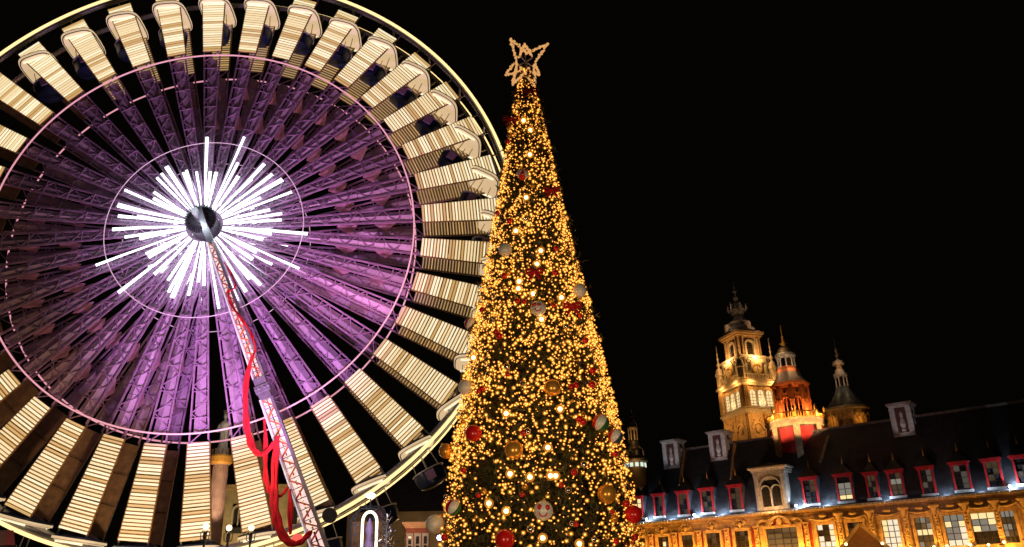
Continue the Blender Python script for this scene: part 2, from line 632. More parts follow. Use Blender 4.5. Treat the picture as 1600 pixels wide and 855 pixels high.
def plan(wd, dp, z0, z1, n=28, pw=.55):
    pts = []
    for i in range(n):
        t = 2 * PI * i / n
        c, s_ = math.cos(t), math.sin(t)
        pts.append((wd / 2 * math.copysign(abs(c) ** pw, c), dp / 2 * math.copysign(abs(s_) ** pw, s_)))
    vs = [(x, y, z0) for x, y in pts] + [(x, y, z1) for x, y in pts]
    fs = [tuple(range(n))[::-1], tuple(range(n, 2 * n))] + [(i, (i + 1) % n, (i + 1) % n + n, i + n) for i in range(n)]
    return MB().add(vs, fs)


plan(2.4, 3.5, -.84, -.58).build('roof', 'navy', gond)
MB().lathe([(1.1, -.575), (.8, -.38), (.3, -.25), (.05, -.22)], 18).build('roof_dome', 'navy', gond, True)
rf = plan(2.26, 3.36, -.9, -.845).build('roof_light', 'roof_lit', gond)
for yy in (-1.4, 1.4):
    MB().bar((-.8, yy, -.93), (.8, yy, -.93), .16, .05).build('light_tube', 'led_cream2', rf)
pl_ = plan(2.48, 3.6, -.82, -.68)
pl_.build('roof_rim', 'roof_lit', gond)
tub = MB().lathe([(0.5, -3.45), (0.95, -3.3), (1.05, -2.7), (1.0, -2.45), (0.9, -2.43), (0.85, -3.2)], 12)
tb_ = tub.build('tub', 'navy', gond, True)
MB().lathe([(1.04, -2.43), (1.08, -2.43), (1.08, -2.36), (1.04, -2.36), (1.0, -2.4)], 18).build('handrail', 'white_steel', tb_, True)
MB().box(-.3, .3, -1.1, -1.0, -3.1, -2.5).build('door', 'truss', tb_)
MB().bar((0, 0, -0.3), (0, 0, 0.15), 0.12).build('hanger', 'steel', gond)
for x, y in ((-.8, 0), (.8, 0), (0, -.8), (0, .8)):
    MB().bar((x, y, -2.5), (x * .8, y * .8, -.9), 0.05).build('stay', 'steel', gond)
bench = MB().lathe([(0.45, -2.95), (0.8, -2.95), (0.8, -2.8), (0.45, -2.8)], 12)
bench.build('bench', 'wood', gond, True)
ORD = ['', 'first', 'second', 'third', 'fourth', 'fifth', 'sixth', 'seventh', 'eighth', 'ninth', 'tenth', 'eleventh', 'twelfth', 'thirteenth', 'fourteenth',
       'fifteenth', 'sixteenth', 'seventeenth', 'eighteenth', 'nineteenth', 'twentieth', 'twenty-first', 'twenty-second', 'twenty-third', 'twenty-fourth', 'twenty-fifth', 'twenty-sixth']


def gond_label(s_):
    if s_ == 0:
        return 'topmost gondola of the ferris wheel, cream oval roof light over a dark tub'
    return '%s gondola %s from the topmost one of the wheel, with cream oval roof light' % (ORD[abs(s_)], 'clockwise' if s_ > 0 else 'anticlockwise')


first = True
for k in range(36):
    dg = (4.8 + 10 * k) % 360
    if 142 < dg < 214:
        continue
    a = math.radians(dg)
    P = WM @ Vector((20.2 * math.cos(a), 0, 20.2 * math.sin(a)))
    o = gond if first else copy_tree(gond)
    first = False
    step = round((94.8 - dg) / 10)
    if step < -10:
        step += 36
    o['label'] = gond_label(step)
    o.location = P
    tilt = 0.0
    if 30 < dg < 150:
        tilt = math.radians(90 - dg) * 0.6
    elif dg <= 30 or dg > 330:
        d2 = dg if dg <= 30 else dg - 360
        tilt = math.radians(36 * (d2 + 30) / 60)
    elif 225 < dg <= 330:
        tilt = math.radians(270 - dg) * 0.62
    o.rotation_euler = (0, tilt, YAW)

# ---- the leg that carries the axle
def W(e, z, o):   # wheel coordinates to world: e along the wheel, z up from hub, o metres in front
    return WM @ Vector((e, -o, z))


mast = thing('wheel_mast', W(11.35, -HUB.z, 3.6), 'slanting lattice steel mast glowing white and red inside, holding the axle of the ferris wheel', 'mast', rz=YAW)
base = Vector((11.35, 0, 0))
MT = Vector((0.25, 0, HUB.z - 0.0))      # top, mast coordinates: x along wheel from hub, z from ground
MBt = Vector((11.35, 0, 0))
ax = (MBt - MT).normalized()
side = Vector((ax.z, 0, -ax.x))
if side.x < 0:
    side = -side


def at_z(z):
    t = (MT.z - z) / (MT.z - MBt.z)
    return MT + (MBt - MT) * t - base


def lattice(z0, z1, w0, w1, dp, n, name_chord):
    pts = []
    for sg in (-1, 1):
        for dy in (-1, 1):
            c = MB().bar(at_z(z0) + side * sg * w0 / 2 + Vector((0, dy * dp / 2, 0)), at_z(z1) + side * sg * w1 / 2 + Vector((0, dy * dp / 2, 0)), (0.13 + 0.07 * (w0 > .7)) * (1.25 if sg > 0 else 1), 0.14)
            ch = c.build('chord', 'white_steel' if sg < 0 else 'steel', mast)
            if dy < 0 and sg < 0:
                MB().bar(at_z(z0) + side * (sg * w0 / 2 - .03) + Vector((0, -dp / 2 - .1, 0)), at_z(z1) + side * (sg * w1 / 2 - .03) + Vector((0, -dp / 2 - .1, 0)), 0.07, 0.06).build('edge_light', 'mast_edge', ch)
    dg = MB()
    for i in range(n):
        za, zb = z0 + (z1 - z0) * i / n, z0 + (z1 - z0) * (i + 1) / n
        wa, wb = w0 + (w1 - w0) * i / n, w0 + (w1 - w0) * (i + 1) / n
        s1 = 1 if i % 2 else -1
        for dy in (-1, 1):
            y = Vector((0, dy * dp / 2, 0))
            b_ = MB().bar(at_z(za) + side * s1 * wa / 2 + y, at_z(zb) - side * s1 * wb / 2 + y, 0.09, 0.09)
            b_.build('brace', 'red_wood' if dy > 0 else 'brace_paint', mast)
        MB().bar(at_z(zb) - side * wb / 2 - Vector((0, dp / 2, 0)), at_z(zb) + side * wb / 2 - Vector((0, dp / 2, 0)), 0.05, 0.05).build('strut', 'steel', mast)
    # light bars inside
    for q in (-0.2, 0.2):
        li = MB().bar(at_z(z0) + side * q * w0, at_z(z1) + side * q * w1, 0.26 * (w0 + w1) / 2, 0.05)
        li.build('light_bar', 'mast_light' if w0 < .7 else 'mast_light_red', mast)


zc = HUB.z - 12.1
lattice(HUB.z - 2.2, zc + .8, 0.36, 0.62, 0.4, 20, '')
lattice(zc - .45, 0.3, 0.66, 0.9, 0.5, 22, '')
cb = MB()
cb.bar(at_z(zc + .85), at_z(zc - 0.5), 0.72, 0.62)
cb.bar(at_z(zc + .35), at_z(zc - .05), .9, .75)
for sg in (-.5, -.2, .2, .5):
    cb.sphere(at_z(zc + .15) + side * sg * .8 + Vector((0, -.42, 0)), 0.06, 6, 4)
cb.build('collar', 'steel', mast)
top = MB().bar(at_z(HUB.z + 0.35), at_z(HUB.z - 2.3), 0.34, 0.4)
top.bar(at_z(HUB.z - 1.2), at_z(HUB.z - 2.32), 0.42, 0.48)
top.build('bearing_arm', 'dark_steel', mast)
MB().box(-1.3, 1.3, -1.1, 1.1, 0, 0.35).build('base_plate', 'steel', mast)
MB().lathe([(0.05, -0.2), (0.32, -0.2), (0.32, 0.1), (0.2, 0.16)], 14, tuple(at_z(HUB.z - 20.4) + side * -0.9 + Vector((0, -.6, 0))), axis='y').build('red_beacon', emis('beacon_red', (1, 0.04, 0.03), 0.9), mast)
MB().lathe([(0.05, -0.22), (0.42, -0.22), (0.42, 0.12), (0.15, 0.2)], 16, tuple(at_z(HUB.z - 19.9) + side * 1.15 + Vector((0, -.3, 0))), axis='y').build('floodlight_housing', 'dark_steel', mast, True)

# ---- red cloth hung on the mast
RIB = dict(
    A=[(4.69, -10.0), (4.49, -11.52), (4.66, -13.67), (4.92, -14.81), (5.2, -15.49), (5.49, -15.86), (5.8, -15.98), (6.14, -15.72), (6.41, -15.39), (6.7, -14.91)],
    B=[(5.73, -13.91), (5.95, -15.57), (6.07, -17.05), (6.24, -17.7), (6.49, -18.14), (6.84, -18.36), (7.12, -18.25), (7.41, -17.83)],
    C=[(6.63, -14.98), (6.62, -16.21), (6.7, -18.07), (6.83, -19.14), (7.07, -19.91), (7.37, -20.51), (7.71, -20.86), (8.04, -21.0), (8.36, -20.91), (8.66, -20.64), (8.92, -20.33)],
    D=[(7.53, -17.98), (7.66, -19.22), (7.75, -20.45)],
    W=[(2.31, -3.76), (2.88, -4.64), (3.18, -5.3), (3.06, -5.6), (2.8, -5.77), (2.94, -6.38), (3.54, -7.31), (4.16, -8.07), (4.58, -8.81), (4.8, -9.51), (4.69, -10.0)])


def smooth_path(pts, n=5):
    out = []
    P = [Vector(p) for p in pts]
    for i in range(len(P) - 1):
        p0, p1, p2, p3 = P[max(i - 1, 0)], P[i], P[i + 1], P[min(i + 2, len(P) - 1)]
        for j in range(n):
            t = j / n
            out.append(0.5 * ((2 * p1) + (p2 - p0) * t + (2 * p0 - 5 * p1 + 4 * p2 - p3) * t * t + (3 * p1 - p0 - 3 * p2 + p3) * t ** 3))
    out.append(P[-1])
    return out


def ribbon(pts, label, rad, fr):
    P3 = [(e, -fr, z) for e, z in pts]
    path = smooth_path(P3)
    o0 = path[0]
    m = MB()
    n = len(path)
    for s_, ph in ((-1, 0.0), (0, 2.0), (1, 4.0)):
        pp, rr = [], []
        for i, p in enumerate(path):
            t = i / (n - 1)
            bulge = 0.35 + 0.65 * math.sin(PI * min(1, max(0, t))) ** 0.6
            pp.append(p - o0 + Vector((s_ * rad * 0.75 * bulge + 0.03 * math.sin(i * .9 + ph), -0.06 * abs(s_) + 0.04 * math.sin(i * .6 + ph), 0.02 * s_)))
            rr.append(rad * (0.35 + 0.45 * bulge))
        m.tube(pp, rr, 7)
    o = m.build('ribbon', 'ribbon', None, True)
    o.location = WM @ o0
    o.rotation_euler = (0, 0, YAW)
    return tag(o, label, 'ribbon', None)


ribbon(RIB['A'], 'upper loop of red cloth swagged below the steel collar of the lattice mast', 0.13, 4.2)
ribbon(RIB['B'], 'narrow red cloth swag hanging behind the longer loops beside the lower mast', 0.1, 4.05)
ribbon(RIB['C'], 'longest red cloth loop hanging at the foot of the lattice mast', 0.17, 4.3)
ribbon(RIB['D'], 'short straight tail of red cloth hanging beside the lower mast', 0.1, 4.1)
ribbon(RIB['W'], 'red cloth wound round the upper half of the lattice mast', 0.05, 4.05)

# unseen violet lights added in front of the wheel to colour its spokes
for e_, z_, o_, wt, tx, tz, dg_ in ((8.0, -19.0, 9.5, 9000, 5.0, -3.0, 70), (2.0, -20.0, 9.0, 9500, .5, -6.0, 66), (-6.5, -22.0, 11.0, 1700, -6.0, -7.0, 60), (13.0, -10.0, 9.0, 2200, 9.0, 1.0, 80)):
    spot('violet_fill', W(e_, z_, o_), W(tx, tz, 0), (1.0, .42, .72) if e_ > 10 else VIOLET, wt * (2.0 if e_ > 10 else 1.15), dg_, 0.5, 0.9)
spot('warm_fill', W(-2, -24.0, 9.0), W(0, -16.0, 1), (1, .6, .3), 2600, 110, .5, .8)  # unseen warm fills added to brighten the lower panels
spot('warm_fill', W(-14, -24.0, 9.0), W(-14, -12.0, 1), (1, .55, .25), 2000, 90, .5, .8)
point('mast_glow', W(6.0, -17.0, 6.0), (1, 0.6, 0.6), 260, 0.4)
point('mast_glow', W(3.5, -9.5, 6.0), (1, 0.6, 0.7), 160, 0.4)
point('hub_glow', W(0.2, -0.6, 5.0), (0.85, 0.92, 1.0), 300, 0.3)

# ================================================================== CHRISTMAS TREE
TX, TY = 0.602, 22.992
tree = thing('christmas_tree', (TX, TY, 0), 'tall slender christmas tree covered in golden fairy lights, a star at its tip', 'christmas tree')
ZS = [0.6, 2.97, 3.9, 5.65, 7.51, 9.5, 11.61, 13.86, 16.28, 17.55, 18.2, 18.7]
RS = [3.0, 2.67, 2.59, 2.39, 2.08, 1.75, 1.32, .93, .55, .34, .2, .1]


def rad_at(z):
    return float(np.interp(z, ZS, RS))


def lean(z):   # the tip leans a touch to the right
    return 0.004 * z - 0.03 if z < 12 else 0.018 + (z - 12) * 0.008


rng = np.random.default_rng(5)
# foliage: boughs of thin needles
zz = np.linspace(0.7, 18.6, 400)
wgt = np.interp(zz, ZS, RS) + 0.05
cdf = np.cumsum(wgt)
cdf /= cdf[-1]
NTUFT = 11000
tz = np.interp(rng.random(NTUFT), cdf, zz)
ta = rng.random(NTUFT) * 2 * PI
clump = 0.5 + 0.5 * np.sin(ta * 9 + np.floor(tz / 0.55) * 2.1) * np.sin(tz * 11.4)
tr = np.interp(tz, ZS, RS) * (0.76 + 0.26 * clump * rng.random(NTUFT)) - 0.02
keep = rng.random(NTUFT) < 1.0
V, Fc = [], []
NN = 11
vv = np.zeros((NTUFT, NN, 3, 3))
out = np.stack([np.cos(ta), np.sin(ta), np.zeros(NTUFT)], -1)
tan = np.stack([-np.sin(ta), np.cos(ta), np.zeros(NTUFT)], -1)
upv = np.array([0, 0, 1.0])
bd = out * 1.0 + tan * rng.normal(0, .5, (NTUFT, 1)) + upv * rng.normal(-.05, .4, (NTUFT, 1))
bd /= np.linalg.norm(bd, axis=1, keepdims=True)
bl = 0.30 * (0.55 + 0.45 * np.clip(tr / 1.2, 0, 1)) * rng.choice([.7, .9, 1.1, 1.6], NTUFT, p=[.3, .35, .2, .15])
p0 = out * tr[:, None] + upv * tz[:, None]
p0[:, 0] += np.array([lean(z) for z in tz])
for i in range(NN):
    t = rng.random(NTUFT) * 0.95
    base_ = p0 + bd * (bl * t)[:, None]
    nd = rng.normal(0, 1, (NTUFT, 3))
    nd -= bd * (nd * bd).sum(1, keepdims=True) * 0.75
    nd /= np.linalg.norm(nd, axis=1, keepdims=True)
    nl = rng.uniform(.09, .2, NTUFT)[:, None]
    wv = np.cross(nd, rng.normal(0, 1, (NTUFT, 3)))
    wv /= np.linalg.norm(wv, axis=1, keepdims=True)
    vv[:, i, 0] = base_ - wv * 0.02
    vv[:, i, 1] = base_ + wv * 0.02
    vv[:, i, 2] = base_ + nd * nl
vs = vv.reshape(-1, 3)
nf = len(vs) // 3
me = D.meshes.new('foliage')
me.vertices.add(len(vs))
me.vertices.foreach_set('co', vs.ravel())
me.loops.add(nf * 3)
me.loops.foreach_set('vertex_index', np.arange(nf * 3, dtype=np.int32))
me.polygons.add(nf)
me.polygons.foreach_set('loop_start', np.arange(0, nf * 3, 3, dtype=np.int32))
me.materials.append(M['needle'])
me.update()
me.validate()
link('foliage', me, tree, kind='stuff')
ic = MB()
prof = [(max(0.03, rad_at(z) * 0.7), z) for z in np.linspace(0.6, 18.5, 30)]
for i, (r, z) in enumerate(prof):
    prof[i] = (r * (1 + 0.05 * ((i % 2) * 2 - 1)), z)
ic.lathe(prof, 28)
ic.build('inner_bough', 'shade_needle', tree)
MB().lathe([(0.3, 0), (0.28, 0.7), (0.08, 18.8)], 10).build('trunk', 'bark', tree, True)

# fairy lights: a bulb each, in a glowing shell that imitates its halo
ico_v, ico_f = [], []
ph = (1 + 5 ** .5) / 2
iv = np.array([(-1, ph, 0), (1, ph, 0), (-1, -ph, 0), (1, -ph, 0), (0, -1, ph), (0, 1, ph), (0, -1, -ph), (0, 1, -ph), (ph, 0, -1), (ph, 0, 1), (-ph, 0, -1), (-ph, 0, 1)]) / math.sqrt(1 + ph * ph)
if_ = np.array([(0, 11, 5), (0, 5, 1), (0, 1, 7), (0, 7, 10), (0, 10, 11), (1, 5, 9), (5, 11, 4), (11, 10, 2), (10, 7, 6), (7, 1, 8), (3, 9, 4), (3, 4, 2), (3, 2, 6), (3, 6, 8), (3, 8, 9), (4, 9, 5), (2, 4, 11), (6, 2, 10), (8, 6, 7), (9, 8, 1)])


def spheres(name, P, R, material, parent, kind):
    P = np.asarray(P)
    R = np.asarray(R)
    n = len(P)
    v = (iv[None] * R[:, None, None] + P[:, None]).reshape(-1, 3)
    f = (if_[None] + 12 * np.arange(n)[:, None, None]).reshape(-1)
    me = D.meshes.new(name)
    me.vertices.add(len(v))
    me.vertices.foreach_set('co', v.ravel())
    me.loops.add(len(f))
    me.loops.foreach_set('vertex_index', f.astype(np.int32))
    me.polygons.add(len(f) // 3)
    me.polygons.foreach_set('loop_start', np.arange(0, len(f), 3, dtype=np.int32))
    me.polygons.foreach_set('use_smooth', np.ones(len(f) // 3, dtype=bool))
    me.materials.append(M[material])
    me.update()
    me.validate()
    return link(name, me, parent, kind)


NB = 27000
bz = np.interp((np.arange(NB) + rng.random(NB)) / NB, cdf, zz)
ba = (np.arange(NB) * 2.39996 + rng.normal(0, .25, NB)) % (2 * PI)
br = np.interp(bz, ZS, RS) * rng.uniform(.9, 1.03, NB) + 0.04
bp3 = np.stack([br * np.cos(ba) + np.array([lean(z) for z in bz]), br * np.sin(ba), bz + rng.normal(0, .03, NB)], -1)
bsz = rng.choice([.0095, .0135, .018, .024], NB, p=[.35, .35, .2, .1]) * (0.75 + 0.25 * np.clip(br / 1.5, 0, 1))
pat = np.sin(ba * 3 + bz * 1.3) * np.sin(bz * 2.1 - ba * 2) + .6 * np.sin(ba * 7 - bz * 3.7)
kp = rng.random(NB) < np.clip(.75 + .4 * pat, .22, 1) * np.interp(bz, [3, 4.6, 6, 9, 19], [.34, .42, .9, 1, .85])
bp3, bsz = bp3[kp], bsz[kp]
spheres('light_bulbs', bp3, bsz, 'bulb', tree, 'stuff')
spheres('bulb_halos', bp3, bsz * 2.7, 'globe', tree, 'stuff')
BRIGHT = [(0.151, 21.749, 11.88), (0.865, 21.548, 11.12), (0.732, 21.433, 10.648), (0.17, 21.324, 9.867), (1.383, 21.39, 9.581), (0.195, 21.364, 10.098), (0.734, 22.323, 15.729), (0.519, 22.379, 16.137), (0.677, 22.155, 14.725), (0.498, 21.879, 13.057), (0.784, 20.51, 5.215), (-0.193, 20.559, 4.595), (0.302, 20.438, 4.486), (0.815, 20.434, 4.503), (0.943, 20.448, 4.501), (-0.742, 20.722, 3.911), (-0.31, 20.498, 3.692), (0.558, 20.277, 3.022), (1.438, 20.404, 2.874), (-0.256, 20.803, 6.177), (1.152, 20.718, 6.236), (-1.16, 21.964, 8.048), (0.781, 21.096, 8.846), (0.581, 21.227, 9.661), (-1.889, 22.14, 3.961)]
bbm = MB().sphere((0, 0, 0), 0.06, 10, 6).mesh('bright_bulb', 'bulb_big', True)
gbm = MB().sphere((0, 0, 0), 0.12, 12, 8).mesh('bulb_halo', 'globe', True)
for p in BRIGHT:
    o = link('bright_bulb', bbm, tree, loc=(p[0] - TX, p[1] - TY - .06, p[2]))
    link('bulb_halo', gbm, o)

# ---- star on the tip: seven spikes of beaded tinsel
star = thing('star_topper', (TX + .08, TY, 18.4), 'spiky star of pale gold beaded tinsel on the tip of the big tree', 'star')
SP = [(-.42, 19.75), (.08, 19.79), (.88, 19.54), (-.65, 18.57), (-.4, 17.77), (.36, 17.75), (.55, 18.58)]
cz = 18.95 - 18.4
bead_mesh = None
for i, (sx, szz) in enumerate(SP):
    tip = Vector((sx - .08, (-.25, .1, -.2, .2, -.35, -.3, .25)[i], szz - 18.4))
    ctr = Vector((0, 0, cz))
    d = (tip - ctr)
    dn = d.normalized()
    pr = dn.cross(Vector((0, 1, 0))).normalized()
    hw = 0.23
    b0, b1 = ctr + dn * 0.24 + pr * hw, ctr + dn * 0.24 - pr * hw
    fr = MB().tube([b0, tip, b1], 0.02, 5)
    fo = fr.build('star_spike', 'white_steel', star)
    n = max(5, int((tip - b0).length / 0.055))
    pts, rs = [], []
    for (a_, b_) in ((b0, tip), (b1, tip)):
        for j in range(n + 1):
            for q in range(3):
                pts.append(a_.lerp(b_, (j + q / 3) / (n + 1)) + Vector((random.gauss(0, .016), random.gauss(0, .016), random.gauss(0, .016))))
                rs.append(random.uniform(.02, .045))
    spheres('tinsel_beads', [tuple(p) for p in pts], rs, 'bead', fo, 'stuff')
MB().bar((0, 0, -.4), (0, 0, cz + .1), 0.05).build('star_post', 'white_steel', star)
ct = MB()
for i in range(7):
    a, b = SP[i], SP[(i + 1) % 7]
    d = Vector((a[0] - .08, 0, a[1] - 18.95)).normalized() * .3
    ct.bar((0, 0, cz), (d.x, 0, cz + d.z), 0.035)
ct.build('star_hub', 'white_steel', star)

# ---- baubles, each a thing of its own
bau = {}


def bauble_mesh(kind):
    if kind in bau:
        return bau[kind]
    if kind in ('striped_rg', 'striped_rb', 'pinwheel'):
        m = MB()
        seg, rings = 24, 12
        cols = {'striped_rg': [0, 1, 2, 0, 1, 2], 'striped_rb': [0, 1, 3, 0, 1, 3], 'pinwheel': [0, 1, 0, 1, 0, 1]}[kind]
        vs, fs, mi = [], [], []
        for i in range(rings + 1):
            th = PI * i / rings
            for k in range(seg):
                a = 2 * PI * k / seg
                vs.append((math.sin(th) * math.cos(a), math.sin(th) * math.sin(a), -math.cos(th)))
        for i in range(rings):
            for k in range(seg):
                m_i = cols[(k // 4) % 6]
                fs.append((i * seg + k, i * seg + (k + 1) % seg, (i + 1) * seg + (k + 1) % seg, (i + 1) * seg + k))
                mi.append(m_i)
        me = D.meshes.new('bauble')
        me.from_pydata(vs, [], fs)
        for q in ('red_glass', 'white_glass', 'green_paint', 'blue_paint'):
            me.materials.append(M[q])
        me.polygons.foreach_set('material_index', mi)
        me.polygons.foreach_set('use_smooth', [True] * len(fs))
        me.update()
    else:
        me = MB().sphere((0, 0, 0), 1, 24, 14).mesh('bauble', {'red': 'red_glass', 'gold': 'gold_glass', 'white': 'white_glass', 'face': 'white_glass', 'silver': 'silver'}[kind], True)
    bau[kind] = me
    return me


cap_me = MB().lathe([(0.2, 0.95), (0.2, 1.08), (0.08, 1.1), (0.06, 1.25)], 10).mesh('bauble_cap', 'gold')
patch_me = MB().sphere((0, 0, 0), 1, 10, 6).mesh('red_patch', 'red_glass', True)
smile_me = MB().arch(0, 0, .34, .46, -1.02, -.8, PI, 2 * PI, 10).mesh('smile', 'red_glass')
BIG = [((-0.15, 21.714, 11.287), .20, 'white', 'large white ball on the left edge halfway up the big tree', 0),
       ((1.929, 21.85, 9.974), .20, 'white', 'large white ball sticking out of the right edge of the tree against black sky', 0),
       ((0.705, 21.093, 9.187), .22, 'face', 'white ball with red shapes near its top in the middle of the tree', 1),
       ((-1.243, 22.621, 9.304), .19, 'striped_rb', 'red white and blue striped ball on the left edge of the tree against light panels', 0),
       ((-1.364, 21.943, 7.212), .21, 'white', 'large white ball on the left edge of the tree above a large red ball', 0),
       ((0.979, 20.732, 6.825), .22, 'gold', 'uppermost large gold ball, right of centre on the tree', 0),
       ((-1.14, 21.244, 5.783), .22, 'red', 'large red ball on the left side of the tree below a white ball', 0),
       ((-1.962, 22.72, 5.584), .21, 'gold', 'large gold ball jutting from the left edge of the tree', 0),
       ((-0.08, 20.545, 5.197), .235, 'gold', 'large gold ball left of centre in the lower part of the tree', 0),
       ((2.21, 21.155, 5.942), .23, 'striped_rg', 'red white and green striped ball at the right edge of the tree', 0),
       ((2.619, 21.531, 5.645), .20, 'striped_rb', 'red white and blue striped ball outermost at the right edge of the tree', 0),
       ((-1.673, 21.565, 3.929), .21, 'striped_rg', 'red and white striped ball at the lower left of the tree', 0),
       ((-2.265, 22.687, 3.623), .25, 'white', 'large white ball lowest on the left edge beside the red kiosk', 0),
       ((0.6, 20.286, 3.662), .235, 'face', 'white ball with a red smiling face low in the middle of the tree', 2),
       ((2.238, 20.885, 4.081), .24, 'gold', 'large gold ball at the lower right of the tree', 0),
       ((-0.355, 20.402, 3.026), .24, 'red', 'large red ball lowest in the middle of the tree', 0),
       ((2.944, 21.626, 3.632), .23, 'red', 'large red ball sticking out at the right edge in front of the slate roof', 0),
       ((0.429, 21.996, 13.973), .19, 'pinwheel', 'red and white pinwheel ball high in the middle of the tree', 0)]
for bi, (p, r, kind, label, face) in enumerate(BIG):
    if bi in (0, 1, 3, 4, 7, 9, 10, 11, 12, 16):
        rv_ = Vector((p[0] - TX, 0, 0)).normalized() * .03
        p = (p[0] + rv_.x, p[1], p[2])
    pv_ = Vector(p) + (Vector((0, 0, CAM_Z)) - Vector(p)).normalized() * .14
    o = thing('bauble', pv_, label, 'bauble', 'large balls on the christmas tree')
    o.scale = (r, r, r)
    dv = Vector((0, 0, CAM_Z)) - Vector(p)
    az = math.atan2(dv.y, dv.x)
    o.rotation_euler = (random.uniform(-.5, .1), random.choice([-.6, .6]), az + PI / 2) if kind[0:4] != 'pinw' else (PI / 2 - .35, .2, az + PI / 2)
    if face:
        o.rotation_euler = (.22, 0.1, az + PI / 2)
    link('ball', bauble_mesh(kind), o)
    link('cap', cap_me, o)
    if face:
        for x in ((-.4, .4) if face == 2 else (-.45, .1)):
            q = link('red_patch', patch_me, o, loc=(x, -.78, .42 if face == 2 else .35))
            q.scale = (.24, .2, .3) if face == 2 else (.3, .25, .25)
        link('smile', smile_me, o, loc=(0, 0, -.05))
SMALL = {'red': [(-0.023, 22.655, 15.573), (-0.032, 21.925, 12.333), (-0.406, 22.431, 12.857), (1.334, 21.764, 11.304), (-0.226, 21.609, 10.407), (1.264, 21.528, 10.429), (0.123, 21.26, 9.494), (0.321, 21.208, 9.45), (1.147, 21.249, 9.325), (1.926, 21.69, 9.148), (-0.908, 22.026, 9.528), (-0.495, 21.389, 8.624), (-0.406, 21.301, 8.481), (2.018, 21.601, 8.371), (2.153, 21.528, 7.476), (-0.198, 20.979, 7.29), (-1.002, 21.462, 6.974), (-0.892, 21.361, 7.018), (1.502, 20.951, 6.881), (1.63, 21.022, 6.948), (2.094, 21.368, 7.039), (1.65, 20.855, 5.998), (0.179, 20.589, 5.637), (-1.431, 21.487, 4.86), (1.42, 20.571, 4.599), (-1.023, 20.95, 4.148), (0.097, 20.425, 4.071), (1.076, 20.442, 4.278), (-2.001, 22.29, 3.241), (2.364, 20.997, 3.651), (1.388, 20.423, 3.337), (2.597, 21.499, 5.182), (2.785, 21.51, 3.897), (2.968, 21.668, 3.064), (2.403, 20.958, 2.941), (1.75, 20.897, 5.936)],
         'gold': [(0.032, 22.745, 16.141), (0.713, 21.963, 13.54), (-0.111, 21.565, 10.487), (1.081, 21.253, 9.462), (1.763, 20.936, 6.113), (-1.472, 21.906, 6.235), (-0.871, 20.847, 4.226), (0.166, 20.434, 4.256), (-1.892, 22.004, 3.395), (2.403, 21.018, 3.497), (0.045, 22.6, 15.755)],
         'silver': [(0.472, 21.75, 12.297), (1.458, 21.26, 8.692), (-1.098, 21.757, 7.671), (-0.211, 21.029, 7.517), (0.205, 20.809, 6.971), (0.279, 20.578, 5.665), (1.246, 20.462, 4.152), (1.684, 20.702, 4.802), (-1.993, 22.728, 4.328), (1.278, 20.395, 3.353), (0.273, 20.318, 3.24), (1.814, 20.56, 2.977)]}
NAMES = ['white ball halfway up the left edge', 'white ball on the right edge', 'white ball with red shapes', 'striped ball on the left edge', 'white ball above the large red ball',
         'uppermost large gold ball', 'large red ball on the left', 'gold ball jutting out at left', 'large gold ball left of centre', 'red white and green striped ball',
         'outermost striped ball at right', 'striped ball at lower left', 'lowest white ball at left', 'smiling white ball', 'large gold ball at lower right',
         'lowest large red ball', 'large red ball at the right edge', 'red and white pinwheel ball']
WORD = {'red': 'small shiny red ball', 'gold': 'small gold ball', 'silver': 'small mirror-silver ball'}
used = {}


def small_label(kind, p):
    best = sorted(range(len(BIG)), key=lambda i: (BIG[i][0][0] - p[0]) ** 2 + (BIG[i][0][2] - p[2]) ** 2)
    for i in best:
        dx, dz = p[0] - BIG[i][0][0], p[2] - BIG[i][0][2]
        a = round(math.degrees(math.atan2(dz, dx)) / 45) % 8
        w_ = ['right of', 'up and right of', 'straight above', 'up and left of', 'left of', 'down and left of', 'straight below', 'down and right of'][a]
        t = '%s %s the %s' % (WORD[kind], w_, NAMES[i])
        if t not in used:
            used[t] = 1
            return t


for kind, lst in SMALL.items():
    for p in lst:
        dv = (Vector((0, 0, CAM_Z)) - Vector(p)).normalized() * 0.1
        o = thing('small_bauble', Vector(p) + dv, small_label(kind, p), 'bauble', 'small %s balls on the christmas tree' % kind)
        r = random.uniform(.062, .098)
        o.scale = (r, r, r)
        o.rotation_euler = (random.uniform(-.3, .3), random.uniform(-.3, .3), 0)
        link('ball', bauble_mesh(kind), o)
        link('cap', cap_me, o)
bow_m = MB()
for sg in (-1, 1):
    bow_m.tube([(0, 0, 0), (sg * .1, -.03, .07), (sg * .2, -.04, .06), (sg * .2, -.03, -.03), (sg * .1, -.02, -.02), (0, 0, 0)], .04, 6, flat=.6)
    bow_m.tube([(0, 0, 0), (sg * .07, -.04, -.1), (sg * .13, -.05, -.2)], [.03, .035, .045], 6, flat=.5)
bow_m.sphere((0, -.04, 0), .05, 8, 5)
bow_me = bow_m.mesh('bow', 'ribbon', True)
BL = ['red bow near the upper left of the tree below the star', 'red bow at the right edge of the upper tree', 'red bow in the middle of the tree between white balls',
      'small red bow at the right side halfway down the tree', 'red bow at the very top just under the star']
for (p, lb) in zip([(0.1, 22.5, 16.238), (1.311, 22.206, 13.403), (0.645, 21.365, 10.342), (1.688, 21.524, 9.33), (0.775, 22.637, 17.402)], BL):
    o = link('bow', bow_me, loc=Vector(p) + Vector((0, -.12, 0)))
    o.scale = (1.15, 1.15, 1.15)
    tag(o, lb, 'bow', 'red bows on the christmas tree')
